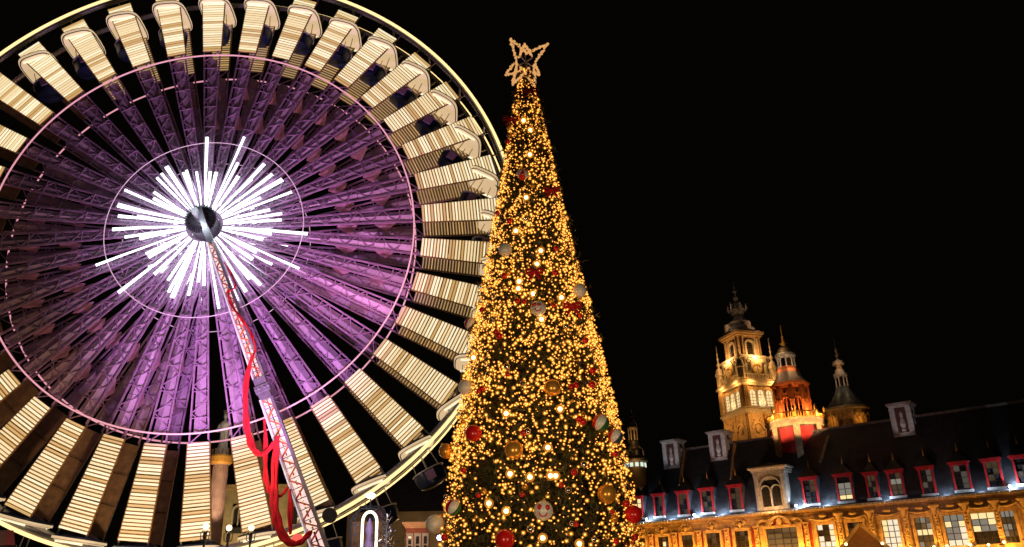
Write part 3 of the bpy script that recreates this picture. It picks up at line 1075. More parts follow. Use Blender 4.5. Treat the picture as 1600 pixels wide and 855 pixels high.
# ================================================================== OLD EXCHANGE (long ornate building on the right)
UC = -35.0
XD, YD = Vector((0.78373719, -0.62109261, 0)), Vector((0.62109261, 0.78373719, 0))
FO = Vector((63.40259322, 80.00573431, 0))
BRZ = math.atan2(-0.62109261, 0.78373719)
exch = thing('exchange_building', FO + XD * UC, 'long ornate golden building with slate roof and red dormers right of the tree', 'building', rz=BRZ)


def FB(u, y, z):
    return FO + XD * u + YD * y + Vector((0, 0, z))


def X(u):
    return u - UC


U0, U1 = -62.5, 4.0
WIN = [(-60.2, -58.7), (-56.8, -55.1), (-53.2, -51.5), (-49.6, -47.6), (-45.6, -43.7), (-41.4, -37.4), (-35, -32.9), (-31.3, -29.5), (-27.5, -25.6), (-23.9, -22.2), (-20.9, -18.8), (-18.2, -15.8), (-15.3, -14.0), (-11.8, -9.9), (-7.6, -5.7), (-3.2, -1.3)]
ZB, ZT = 5.7, 8.95
# wall with real window openings
wl = MB()
wl.box(X(U0), X(U1), 0, 0.7, 0, ZB)
wl.box(X(U0), X(U1), 0, 0.7, ZT, 10.5)
prev = U0
for a, b in WIN + [(U1, U1)]:
    wl.box(X(prev), X(a), 0, 0.7, ZB, ZT)
    prev = b
wl.box(X(U0), X(U1), 11.0, 14.0, 0, 10.5)
wl.box(X(U0), X(U0) + .6, .7, 11.0, 0, 10.5)
wl.box(X(U1) - .6, X(U1), .7, 11.0, 0, 10.5)
wl.build('wall', 'stone', exch)
# cornice
cn = MB()
cn.prism([(0, 0)], 0, 0) if False else None
for (y, z0, z1) in ((-.12, 10.2, 10.42), (-.3, 10.5, 10.72), (-.55, 10.74, 10.95)):
    cn.box(X(U0), X(U1), y, 0.6, z0, z1)
cn.build('cornice', 'stone', exch)
dn = MB()
u = U0
while u < U1:
    dn.box(X(u), X(u) + .34, -.76, -.552, 10.68, 10.93)
    u += .47
dn.build('cornice_tile', 'stone_white', exch, kind='stuff')  # lit line along the cornice put into paler stone
MB().box(X(U0), X(U1), -.34, -.002, 5.15, 5.5).build('string_course', 'stone', exch)
# red plaster fields between windows (left half)
for u0, u1 in ((-62.2, -60.6), (-58.3, -57.2), (-54.7, -53.6), (-51.1, -50.0), (-47.2, -46.0), (-43.3, -42.2), (-36.9, -35.6)):
    MB().box(X(u0), X(u1), -.03, -.002, 5.8, 9.4).build('red_field', 'brick', exch)

pane_me = {k: MB().box(0, 1, 0, .03, 0, 1).mesh('pane', k) for k in ('glass', 'pane_lit', 'pane_pale', 'pane_dim', 'pane_grey', 'pane_cool', 'pane_tan')}
rnd = random.Random(11)


def window(par, u0, u1, z0, z1, cols, rows, kinds, y=0.25, frame='frame', fw=.07):
    """a window part: joinery, with every pane a sub-part"""
    f = MB()
    w_, h_ = u1 - u0, z1 - z0
    for i in range(cols + 1):
        x = X(u0) + w_ * i / cols
        t = fw if 0 < i < cols else fw * 1.6
        f.box(x - t / 2, x + t / 2, y - .05, y + .05, z0, z1)
    for j in range(rows + 1):
        z = z0 + h_ * j / rows
        f.box(X(u0), X(u1), y - .046, y + .046, z - fw / 2, z + fw / 2)
    wf = f.build('window', frame, par)
    for i in range(cols):
        for j in range(rows):
            k = kinds(i, j, rows)
            p = link('pane', pane_me[k], wf, loc=(X(u0) + w_ * i / cols + .01, y + .06 + rnd.uniform(0, .01), z0 + h_ * j / rows + .01))
            p.scale = (w_ / cols - .02, 1, h_ / rows - .02)
    return wf


def pick(*opts):
    def f(i, j, n):
        return rnd.choice(opts)
    return f


dark = pick('glass', 'glass', 'glass', 'pane_dim')
KN = [dark, lambda i, j, n: 'pane_lit' if j < n - 1 and i == 1 else rnd.choice(['pane_dim', 'glass']), dark, dark, dark,
      lambda i, j, n: rnd.choice(['pane_tan', 'pane_tan', 'pane_dim']),
      pick('pane_pale', 'pane_lit', 'pane_pale', 'glass'), pick('pane_dim', 'glass'), pick('pane_pale', 'pane_pale', 'pane_pale', 'pane_lit'),
      lambda i, j, n: rnd.choice(['pane_lit', 'pane_pale', 'pane_dim']) if j in (1, 2) else rnd.choice(['pane_dim', 'pane_tan', 'pane_cool']),
      lambda i, j, n: 'pane_pale' if j == 0 else rnd.choice(['pane_cool', 'pane_lit', 'pane_cool', 'pane_pale']),
      lambda i, j, n: rnd.choice(['pane_cool', 'pane_cool', 'pane_lit']) if j > 1 else 'glass',
      lambda i, j, n: rnd.choice(['pane_cool', 'pane_cool', 'pane_dim']) if j > 0 else 'glass', dark, dark, dark]
for i, (a, b) in enumerate(WIN):
    cols = 4 if b - a > 3 else 3
    wf = window(exch, a, b, ZB, ZT, cols, 5, KN[i])
    # stone surround
    s = MB()
    for x0, x1 in ((a - .3, a), (b, b + .3)):
        s.box(X(x0), X(x1), -.16, .12, ZB, ZT + .3)
    s.box(X(a) + .002, X(b) - .002, -.16, .12, ZT - .02, ZT + .3)
    s.box(X(a) - .4, X(b) + .4, -.26, -.003, ZB - .28, ZB - .01)
    s.build('window_surround', 'stone', exch)


def spiral(cx, cz, r, sgn, y=-.2, turns=1.5, th=.07):
    pts = []
    for i in range(22):
        t = i / 21
        a = sgn * t * turns * 2 * PI + (PI / 2)
        rr = r * (1 - .8 * t)
        pts.append((cx + rr * math.cos(a), y - .06 * t, cz + rr * math.sin(a)))
    return pts


# carved cartouche: shield, volutes, hood and leaves
ct = MB()
ct.sphere((0, -.16, 0), .42, 12, 8, sc=(.8, .5, 1.15))
ct.sphere((0, -.26, .05), .24, 10, 6, sc=(.9, .6, 1.2))
for sg in (-1, 1):
    ct.tube(spiral(sg * .62, .12, .3, -sg), .08, 6)
    ct.tube(spiral(sg * .75, -.42, .22, sg), .07, 6)
    ct.tube([(sg * .3, -.2, .5), (sg * .6, -.24, .52), (sg * .9, -.16, .32), (sg * 1.05, -.12, -.05), (sg * .95, -.1, -.4)], [.06, .09, .09, .08, .05], 6)
    ct.sphere((sg * .45, -.18, -.5), .15, 8, 5)
    ct.sphere((sg * .95, -.2, .42), .12, 8, 5)
ct.arch(0, .35, .5, .66, -.38, -.02, .15, PI - .15, 10)
ct.sphere((0, -.28, .68), .17, 8, 5)
cart_me = ct.mesh('cartouche', 'stone', True)
for i, (a, b) in enumerate(WIN[:5]):
    o = link('cartouche', cart_me, exch, loc=(X((a + b) / 2), 0, 9.68))
    o.scale = (.85, 1, .82)
for i, (a, b) in enumerate([(-41.4, -37.4)]):
    m = X((a + b) / 2)
    bg_ = MB()
    bg_.arch(m, 8.9, 1.25, 1.5, -.42, -.02, .12, PI - .12, 18)
    for sg in (-1, 1):
        bg_.arch(m + sg * 2.15, 9.2, .62, .84, -.36, -.02, (PI * .05 if sg > 0 else PI * .3), (PI * .7 if sg > 0 else PI * .95), 10)
        bg_.tube(spiral(m + sg * 1.0, 9.72, .3, -sg, -.3), .09, 6)
        bg_.box(m + sg * 2.45 - .28, m + sg * 2.45 + .28, -.3, -.002, 5.7, 9.35)
    bg_.sphere((m, -.25, 9.7), .4, 12, 8, sc=(.8, .6, 1.1))
    bg_.build('pediment', 'stone', exch, True)
    for sg in (-1, 1):
        MB().box(m + sg * .85 - .3, m + sg * .85 + .3, -.02, -.001, 9.25, 9.95).build('red_field', 'brick', exch)
# carved pilasters between windows
pl = MB()
pl.box(-.3, .3, -.22, -.003, 5.7, 9.15)
pl.box(-.42, .42, -.34, -.003, 9.16, 9.36)
pl.box(-.36, .36, -.28, -.003, 5.5, 5.69)
r2 = random.Random(3)
for k in range(9):
    z = 6.0 + k * .36
    pl.sphere((r2.uniform(-.1, .1), -.25, z), r2.uniform(.13, .22), 8, 5, sc=(1.1, .6, 1))
    for sg in (-1, 1):
        pl.sphere((sg * r2.uniform(.14, .24), -.23, z + .16), r2.uniform(.06, .1), 6, 4)
pil_me = pl.mesh('pilaster', 'stone', True)
cs = MB()
cs.sphere((0, -.2, 0), .62, 14, 8, sc=(1, .75, .42))
cs.lathe([(.28, -.95), (.36, -.6), (.42, -.3), (.6, -.02)], 12, (0, -.18, 0))
for sg in (-1, 1):
    cs.tube([(sg * .34, -.3, -.1), (sg * .4, -.4, -.5), (sg * .25, -.42, -.9)], [.1, .13, .07], 6)
cons_me = cs.mesh('console', 'stone', True)
edges = [(WIN[i][1] + WIN[i + 1][0]) / 2 for i in range(len(WIN) - 1)]
for i, e_ in enumerate(edges):
    link('pilaster', pil_me, exch, loc=(X(e_), 0, 0)).scale = (.85 if i > 4 else 1, 1, 1)
    if i >= 6:
        link('console', cons_me, exch, loc=(X(e_) , 0, 10.05))
for i in range(6, len(WIN)):
    a, b = WIN[i]
    m = (a + b) / 2
    sw = MB()
    n = 9
    pts = [(X(a - .55) + (b - a + 1.1) * k / n, -.26, 9.72 - .28 * math.sin(PI * k / n)) for k in range(n + 1)]
    sw.tube(pts, [.08 + .08 * math.sin(PI * k / n) for k in range(n + 1)], 7)
    sw.box(X(a) - .35, X(b) + .35, -.3, -.003, 9.28, 9.4)
    sw.sphere((X(m), -.22, 9.95), .55, 12, 7, sc=(.9, .5, .4))
    sw.build('swag', 'stone', exch, True)

# ---- roofs: steep lower slope, gentler upper slope, hip at the left end
ZR, YR = 21.05, 5.5
rf = MB()
PR = [(0.25, 10.97), (2.5, 15.6), (YR, ZR), (9.0, 15.6), (11.0, 10.97)]
hl = [0.0, 2.2, 6.3, 2.2, 0.0]
vsr = []
for (y, z), h_ in zip(PR, hl):
    vsr.append((X(U0) + h_, y, z))
for (y, z) in PR:
    vsr.append((X(-8.5), y, z))
rf.add(vsr, [(0, 5, 6, 1), (1, 6, 7, 2), (2, 7, 8, 3), (3, 8, 9, 4), (0, 1, 3, 4), (1, 2, 3), (5, 9, 8, 7, 6), (0, 4, 9, 5)])
roof = rf.build('roof', 'slate', exch)
MB().bar((X(-56.0), YR, ZR + .05), (X(-8.6), YR, ZR + .05), .3, .22).build('ridge_cap', 'lead_pale', roof)
MB().bar((X(U0), 0.0, 10.99), (X(U1), 0.0, 10.99), .3, .14).build('gutter', 'lead', roof)
for uu in (-53.9, -46.2):
    MB().bar((X(uu), 2.5, 15.72), (X(uu), 5.2, 20.85), .42, .3, up=(1, 0, 0)).build('roof_verge', 'stone', roof)
MB().bar((X(-34.2), 3.0, 16.6), (X(-33.2), 4.9, 20.1), .3, .3, up=(1, 0, 0)).build('roof_verge', 'stone', roof)
# taller pavilion at the right end
pv = MB().add([(X(-10.9), .2, 10.97), (X(6), .2, 10.97), (X(6), 12, 10.97), (X(-10.9), 12, 10.97), (X(-8.2), 2.6, 22.9), (X(6), 2.6, 22.9), (X(6), 9, 22.9), (X(-8.2), 9, 22.9)],
              [(0, 1, 5, 4), (1, 2, 6, 5), (2, 3, 7, 6), (3, 0, 4, 7), (4, 5, 6, 7)])
pv.build('pavilion_roof', 'slate_cheek', exch)

# ---- chimneys, each part of the roof
def chimney(u, y, z0, z1, w_, d_):
    c = MB().box(-w_ / 2, w_ / 2, -d_ / 2, d_ / 2, 0, z1 - z0)
    ch = c.build('chimney', 'old_brick', roof, loc=(X(u), y, z0))
    q = MB()
    h_ = z1 - z0
    for sx in (-1, 1):
        for sy in (-1, 1):
            q.box(sx * w_ / 2 - .42, sx * w_ / 2 + .2, sy * d_ / 2 - .42, sy * d_ / 2 + .2, 0, h_ - .5) if sx > 0 and sy > 0 else q.box(min(sx * w_ / 2 - .2 * sx * -1, sx * w_ / 2 - .42 * sx), max(sx * w_ / 2 + .2 * sx, sx * w_ / 2 - .42 * sx), min(sy * d_ / 2 + .2 * sy, sy * d_ / 2 - .42 * sy), max(sy * d_ / 2 + .2 * sy, sy * d_ / 2 - .42 * sy), 0, h_ - .5)
    for k, (zz_, o_) in enumerate(((h_ - .5, .18), (h_ - .3, .32), (h_ - .12, .46))):
        q.box(-w_ / 2 - o_, w_ / 2 + o_, -d_ / 2 - o_, d_ / 2 + o_, zz_, zz_ + .17)
    q.box(-w_ / 2 - .2, w_ / 2 + .2, -d_ / 2 - .2, d_ / 2 + .2, -.2, .25)
    hh = h_ - 1.0
    prof_ = [(.12, .35), (.3, .5), (.2, .8), (.34, hh * .45), (.26, hh * .62), (.16, hh * .72), (.22, hh * .82), (.2, hh * .92), (.05, hh)]
    q.lathe(prof_, 10, (0, -d_ / 2, 0))
    q.lathe(prof_, 10, (w_ / 2, 0, 0))
    for k in range(7):
        x = -w_ / 2 + w_ * k / 6
        q.box(x - .08, x + .08, -d_ / 2 - .4, -d_ / 2 - .18, h_ - .32, h_ - .16)
    # flush faces avoided: the trim stands proud of the brick shaft
    q.build('chimney_trim', 'stone_white', exch, loc=(X(u), y, z0))
    return ch


for (u, y, z0, z1) in ((-55.7, 5.2, 18.6, 22.5), (-48.3, 5.2, 18.9, 22.75), (-23.9, 5.2, 18.9, 22.75)):
    chimney(u, y, z0, z1, 2.1, 1.9)

# ---- dormers
def dormer(uc, wd, z0, z1, lit, left):
    d = MB()
    hw = wd / 2
    x = X(uc)
    yf = 0.42
    fr = MB()
    fr.box(x - hw, x - hw + .2, yf, yf + .25, z0, z1 - .42)
    fr.box(x + hw - .2, x + hw, yf, yf + .25, z0, z1 - .42)
    fr.box(x - hw - .12, x + hw + .12, yf - .1, yf + .3, z1 - .42, z1 - .16)
    fr.box(x - hw - .26, x + hw + .26, yf - .24, yf + .34, z1 - .158, z1)
    for k in range(5):
        bx = x - hw + wd * (k + .5) / 5
        fr.box(bx - .07, bx + .07, yf - .18, yf - .102, z1 - .4, z1 - .17)
    do = fr.build('dormer', 'red_wood', exch)
    window(do, uc - hw + .2, uc + hw - .2, z0 + .1, z1 - .42, 2, 4, lit, yf + .12, 'frame', .06)
    # panes must stay at sub-part level: reparent them to the dormer
    wv = [c for c in do.children if c.name.startswith('window')][0]
    for p in list(wv.children):
        p.parent = do
    MB().box(x - hw - .1, x + hw + .1, yf - .18, yf + .3, z0 - .2, z0 + .1).build('sill', 'stone_white', do)
    ck = MB()
    yb = 2.1
    for sg in (-1, 1):
        xx = x + sg * (hw - .06)
        ck.add([(xx - .05, yf + .24, z0 - .1), (xx + .05, yf + .24, z0 - .1), (xx + .05, yf + .24, z1 - .05), (xx - .05, yf + .24, z1 - .05),
                (xx - .05, yb + .2, z1 - .05), (xx + .05, yb + .2, z1 - .05)], [(0, 1, 2, 3), (3, 2, 5, 4), (0, 3, 4), (1, 5, 2), (0, 4, 5, 1)])
    ck.build('cheek', 'slate_cheek', do)
    rr_ = MB()
    e = hw + .22
    zt = z1 + 1.35
    yb = 1.9
    rr_.add([(x - e, yf - .2, z1 + .004), (x + e, yf - .2, z1 + .004), (x + e, yb + .9, z1 + .004), (x - e, yb + .9, z1 + .004), (x, yf + .85, zt), (x, yb + .9, zt)],
            [(0, 1, 4), (1, 2, 5, 4), (3, 0, 4, 5), (0, 3, 2, 1), (2, 3, 5)])
    rr_.build('dormer_roof', 'slate', do)
    MB().lathe([(.1, 0), (.14, .08), (.05, .16), (.1, .3), (.04, .4), (.07, .52), (.02, .6), (.015, .95)], 8, (x, yf + .85, zt - .08)).build('finial', 'gold', do)
    return do


dk = pick('glass', 'glass', 'pane_dim', 'pane_dim')
dg_ = pick('glass', 'pane_grey', 'glass', 'glass')
DORM = [(-59.85, 1.75, 11.65, 14.7, pick('pane_dim', 'pane_lit', 'pane_dim'), 1), (-56.4, 1.6, 11.6, 14.75, dk, 1), (-52.65, 1.65, 11.5, 14.75, dk, 1), (-49.1, 1.8, 11.5, 14.8, dk, 1), (-45.0, 1.75, 11.5, 14.8, dk, 1),
        (-35.2, 1.85, 11.4, 14.75, dk, 0), (-31.0, 1.95, 11.35, 14.7, lambda i, j, n: ('pane_lit' if j == 0 else 'pane_cool') if j < 3 else 'glass', 0), (-27.8, 1.35, 11.4, 14.5, pick('glass', 'pane_dim'), 0), (-25.1, 1.65, 11.4, 14.5, lambda i, j, n: 'pane_cool' if j == 2 else rnd.choice(['pane_dim', 'glass']), 0),
        (-21.75, 1.55, 11.3, 14.5, dg_, 0), (-18.2, 1.75, 11.4, 14.6, dg_, 0), (-15.0, 1.65, 11.4, 14.6, pick('glass', 'pane_dim'), 0), (-12.2, 1.6, 11.5, 14.6, dg_, 0), (-8.9, 1.6, 11.5, 14.6, dg_, 0), (-5.5, 1.6, 11.5, 14.6, dk, 0)]
for q in DORM:
    dormer(*q)

# ---- tall stone dormer with twin arched lights
su0, su1, sz0, sz1 = -42.1, -38.0, 11.15, 16.5
sx0, sx1, sm = X(su0), X(su1), X((su0 + su1) / 2)
sd = MB()
sd.box(sx0, sx0 + .62, .1, 1.5, sz0, sz1 - .75)
sd.box(sx1 - .62, sx1, .1, 1.5, sz0, sz1 - .75)
sd.box(sx0 + .62, sx1 - .62, .12, 1.5, sz1 - 1.25, sz1 - .75)
sd.box(sx0 + .62, sx1 - .62, .12, .9, sz0, sz0 + .42)
for o_, za, zb_ in ((.1, sz1 - .75, sz1 - .55), (.22, sz1 - .5, sz1 - .3), (.5, sz1 - .2, sz1)):
    sd.box(sx0 - o_, sx1 + o_, .1 - o_, 2.6, za, zb_)
sd.box(sx0 + .05, sx1 - .05, .06, 2.6, sz1 - .56, sz1 - .19)
for k in range(13):
    bx = sx0 - .1 + (sx1 - sx0 + .2) * k / 12
    sd.box(bx - .09, bx + .09, -.28, -.06, sz1 - .3, sz1 - .2)
for sg in (sx0 + .31, sx1 - .31):
    sd.box(sg - .2, sg + .2, 0, .098, sz0 + .5, sz1 - 1.2)
    sd.box(sg - .3, sg + .3, -.05, .098, sz1 - 1.19, sz1 - .78)
so = sd.build('stone_dormer', 'stone_pale', exch)
tr_ = MB()
ww = (sx1 - sx0 - 1.24)
tr_.arch(sm, sz0 + 2.75, ww / 2 - .16, ww / 2 + .02, 0.03, .4, 0, PI, 16)
for sg in (-1, 1):
    c = sm + sg * ww / 4
    tr_.arch(c, sz0 + 2.35, ww / 4 - .12, ww / 4 + .02, .05, .4, 0, PI, 12)
    tr_.box(sm + sg * (ww / 2 - .07) - .07, sm + sg * (ww / 2 - .07) + .07, .05, .4, sz0 + .42, sz0 + 2.75)
tr_.box(sm - .1, sm + .1, .045, .4, sz0 + .42, sz0 + 2.5)
tr_.build('tracery', 'stone_pale', so)
# solid spandrels behind the arch
MB().box(sx0 + .62, sx1 - .62, .42, .5, sz0 + .42, sz1 - 1.25).build('arched_light', 'glass', so)
mn = MB()
for sg in (-1, 1):
    c = sm + sg * ww / 4
    for k in (-1, 0, 1):
        mn.box(c + k * ww / 8 - .02, c + k * ww / 8 + .02, .37, .41, sz0 + .42, sz0 + 2.9)
    for j in range(5):
        mn.box(c - ww / 4 + .1, c + ww / 4 - .1, .37, .408, sz0 + .8 + j * .5, sz0 + .84 + j * .5)
mn.build('glazing_bar', 'frame', so, kind='stuff')
sp_ = MB()
for sg in (-1, 1):
    sp_.add([(sm + sg * (ww / 2), .3, sz0 + 4.1), (sm + sg * (ww / 2), .3, sz0 + 3.0), (sm + sg * (ww / 2 - .4), .3, sz0 + 4.1)], [(0, 1, 2)])
sp_.box(sm - ww / 2, sm + ww / 2, .25, .4, sz0 + 3.72, sz0 + 4.12)
sp_.build('spandrel', 'stone_pale', so)
MB().add([(sx0 - .3, .2, sz1 + .004), (sx1 + .3, .2, sz1 + .004), (sx1 + .3, 3.6, sz1 + .004), (sx0 - .3, 3.6, sz1 + .004), (sm, 1.4, sz1 + .7), (sm, 3.6, sz1 + .7)],
         [(0, 1, 4), (1, 2, 5, 4), (3, 0, 4, 5), (0, 3, 2, 1), (2, 3, 5)]).build('dormer_roof', 'lead', so)

# amber uplights along the facade, cool floods in the gutter
for i, u in enumerate(np.arange(-62, 0, 3.6)):
    pw = 620 if u < -33 else 230
    point('facade_uplight', FB(u, -1.5, 5.6), AMBER, pw * 1.7, .12)
for u, wt in ((-58.2, 60), (-50.9, 60), (-54.5, 26), (-47.2, 30), (-43.4, 8), (-36.8, 50), (-33.4, 26), (-13.7, 60), (-26.5, 9), (-20.2, 9), (-16.7, 7)):
    point('gutter_floodlight', FB(u + .2, -.3, 11.35), COOL, wt * 8, .06)
for u in (-58.2, -50.9, -37.0, -13.7):
    q = MB().lathe([(.05, -.1), (.14, -.08), (.14, .08), (.05, .1)], 10, (X(u), -.12, 11.38), axis='y')
    q.build('floodlight', 'lamp_cool', exch)
spot('dormer_flood', FB(-47, -14, 6), FB(-47, 0, 13), (1.0, .5, .36), 1900, 50, .3)
spot('dormer_flood', FB(-22, -14, 6), FB(-24, 0, 13.5), (1.0, .48, .36), 1100, 50, .3)
point('stone_dormer_light', FB(-40, -1.8, 11.6), (1, .52, .18), 330, .1)
for u, wt in ((-55.7, 1500), (-48.3, 1500), (-23.9, 900)):
    spot('chimney_light', FB(u + 2.5, -5.0, 12.5), FB(u, 4.2, 20.9), (.95, .85, .9), wt, 17, .1)


# ================================================================== towers behind
def S(P, k):      # same direction, farther away
    return P


# ---- lantern tower with red octagon stage
LK = 1.074
LX, LY = 35.6 * LK, 101.95 * LK


def lz(z):
    return CAM_Z + (z - CAM_Z) * LK


oct_ph = math.atan2(-LY, -LX)
lan = thing('lantern_tower', (LX, LY, 0), 'octagonal red and gold lantern tower with a small domed cupola rising from the slate roof', 'tower', rz=oct_ph)


def lp(prof):
    return [(r * LK, lz(z)) for r, z in prof]


def oct_pts(r, z):
    return [(r * math.cos(k * PI / 4), r * math.sin(k * PI / 4), z) for k in range(8)]


MB().lathe(lp([(3.35, 5), (3.42, 20.7)]), 8).build('drum', 'red_panel', lan)
b = MB()
for k in range(8):
    a = k * PI / 4
    r = 3.42 * LK
    b.bar((r * math.cos(a), r * math.sin(a), lz(10)), (r * math.cos(a), r * math.sin(a), lz(20.6)), .85, .6, up=(math.cos(a), math.sin(a), 0))
b.lathe(lp([(3.46, 20.45), (3.7, 20.6), (3.62, 20.9), (3.85, 21.3), (3.8, 21.5), (3.0, 21.55)]), 8)
for k in range(40):
    a = 2 * PI * k / 40
    b.box(0, 0, 0, 0, 0, 0) if False else None
b.build('drum_trim', 'stone', lan)
bl_ = MB()
bl_.lathe(lp([(3.5, 21.56), (3.55, 21.68), (3.35, 21.7)]), 8)
ro = oct_pts(3.55 * LK, lz(22.3))
for k in range(8):
    bl_.bar(ro[k], ro[(k + 1) % 8], .16, .14)
bl_.build('gallery_rail', 'gold', lan)
bs = MB()
for k in range(8):
    a, c = Vector(oct_pts(3.52 * LK, lz(21.7))[k]), Vector(oct_pts(3.52 * LK, lz(21.7))[(k + 1) % 8])
    for j in range(8):
        p = a.lerp(c, (j + .5) / 8)
        bs.lathe([(.06, 0), (.1, .2), (.05, .45), (.07, .62)], 6, tuple(p))
bs.build('baluster', 'gold', lan, kind='stuff')
for k in range(8):
    p = oct_pts(3.6 * LK, lz(21.6))[k]
    MB().lathe([(.2, 0), (.2, .75), (.28, .8), (.1, .95), (.24, 1.2), (.16, 1.4), (.03, 1.7)], 8, p).build('corner_urn', 'gold', lan)
# red stage: corner piers, arches, upper wall with round openings
for k in range(8):
    p = oct_pts(2.05 * LK, 0)[k]
    MB().box(-.3, .3, -.3, .3, 0, 1).build('pier', 'red_orange', lan, loc=(p[0], p[1], lz(21.6))) if False else None
M['red_orange'] = mat('red_orange_plaster', (0.45, 0.14, 0.045), 0.75, 0, 0.3, 3, 0.3, 14)
pier = MB().box(-.26, .26, -.26, .26, 0, (26.0 - 21.6) * LK)
pier.box(-.34, .34, -.34, .34, 0, .25)
pier.box(-.34, .34, -.34, .34, 2.55, 2.75)
pier_me = pier.mesh('pier', 'red_orange')
for k in range(8):
    p = oct_pts(2.0 * LK, lz(21.6))[k]
    o = link('pier', pier_me, lan, loc=p)
    o.rotation_euler = (0, 0, k * PI / 4)
ap = 2.0 * LK * math.cos(PI / 8)
hw = 2.0 * LK * math.sin(PI / 8) - .2
fm = MB()
fm.arch(0, 0, hw - .16, hw + .02, -.12, .12, 0, PI, 10)
for sg in (-1, 1):
    # spandrels follow the arch
    n = 6
    for i in range(n):
        a0, a1 = PI / 2 * i / n, PI / 2 * (i + 1) / n
        fm.add([(sg * hw * math.cos(a0), -.06, hw * math.sin(a0)), (sg * hw * math.cos(a1), -.06, hw * math.sin(a1)), (sg * hw * math.cos(a1), -.06, hw + .15), (sg * hw * math.cos(a0), -.06, hw + .15)], [(0, 1, 2, 3)])
fm.box(-hw, hw, -.1, .1, hw + .15, hw + 1.15)
fm.lathe([(.12, -.16), (.3, -.16), (.3, -.1)], 12, (0, 0, hw + .62), axis='y')
fm.box(-hw, hw, -.1, .1, -.06, .02) if False else None
fm.bar((0, 0, -2.1), (0, 0, hw - .1), .12)
face_me = fm.mesh('arched_face', 'red_orange')
hole = MB().lathe([(.01, -.175), (.22, -.175), (.22, -.1)], 12, (0, 0, 0), axis='y').mesh('round_opening', 'frame')
for k in range(8):
    a = (k + .5) * PI / 4
    o = link('arched_face', face_me, lan, loc=(ap * math.cos(a), ap * math.sin(a), lz(24.0)))
    o.rotation_euler = (0, 0, a + PI / 2)
    h2 = link('round_opening', hole, o, loc=(0, 0, hw + .62))
MB().lathe(lp([(2.15, 26.0), (2.42, 26.15), (2.5, 26.35), (2.3, 26.5), (2.1, 26.55)]), 8).build('cornice', 'red_orange', lan)
MB().lathe(lp([(2.25, 26.52), (2.05, 26.8), (1.75, 27.1), (1.55, 27.5), (1.45, 27.9)]), 8).build('bell_roof', 'lead_brown', lan)
MB().lathe(lp([(1.45, 27.9), (1.48, 28.3), (1.36, 28.4), (1.2, 28.5), (1.15, 28.7)]), 8).build('lantern_base', 'red_orange', lan)
cl = MB().lathe([(.16, 0), (.16, .1), (.11, .16), (.11, 1.05), (.17, 1.12), (.17, 1.28)], 8).mesh('colonnette', 'stone_white')
for k in range(8):
    a = k * PI / 4
    link('colonnette', cl, lan, loc=(1.02 * LK * math.cos(a), 1.02 * LK * math.sin(a), lz(28.65)))
MB().lathe(lp([(.62, 28.6), (.62, 29.95)]), 8).build('lantern_core', 'frame', lan)
MB().lathe(lp([(1.15, 29.9), (1.34, 30.1), (1.34, 30.4), (1.2, 30.5)]), 16).build('lantern_cornice', 'stone_white', lan)
MB().lathe(lp([(1.05, 30.45), (1.0, 30.8), (.78, 31.2), (.4, 31.5), (.12, 31.62)]), 16).build('dome', 'lead_brown', lan, True)
MB().lathe(lp([(.12, 31.6), (.3, 31.75), (.34, 31.95), (.14, 32.1), (.22, 32.3), (.1, 32.6), (.18, 32.9), (.06, 33.1), (.04, 34.55)]), 8).build('finial', 'gold', lan)
vn = MB().bar((-.5, 0, lz(31.95)), (.5, 0, lz(31.95)), .05)
vn.bar((0, -.5, lz(31.95)), (0, .5, lz(31.95)), .05)
vn.build('finial_cross', 'gold', lan)
MB().lathe(lp([(.5, 21.6), (.5, 26)]), 8).build('stair_core', 'frame', lan)
ld = Vector((-LX, -LY, 0)).normalized()
lr = Vector((ld.y, -ld.x, 0))
C0 = Vector((LX, LY, 0))
for da in (-.7, .05, .8):
    d_ = Matrix.Rotation(da, 3, 'Z') @ ld
    point('lantern_uplight', C0 + d_ * 3.1 + Vector((0, 0, lz(22.3))), (1, .5, .15), 300, .1)
    d0 = C0 + d_ * 9.5 + Vector((0, 0, lz(22.5)))
    spot('lantern_wash', d0, C0 + Vector((0, 0, lz(19.6))), (1, .6, .28), 4500, 34, .2)
point('lantern_inner', C0 + Vector((.0, 0, lz(23.4))) + ld * .95, (1, .4, .1), 120, .1)
for da in (-.9, .3):
    d_ = Matrix.Rotation(da, 3, 'Z') @ ld
    point('cupola_light', C0 + d_ * 2.3 + Vector((0, 0, lz(28.2))), (1, .62, .32), 80, .1)

for dz, wt in ((31.0, 34), (32.8, 22)):
    point('finial_light', C0 + ld * 1.7 + lr * .6 + Vector((0, 0, lz(dz))), (1, .6, .25), wt, .08)

# ---- belfry of the chamber far behind
bel = thing('belfry', (56.45, 190.85, 0), 'tall golden square belfry with lit arched windows and dark crowned spire, highest tower', 'tower', rz=math.radians(18.6))
HS = 4.95
sh = MB().box(-4.85, 4.85, -4.85, 4.85, 0, 40.2)
sh.build('lower_shaft', 'stone', bel)
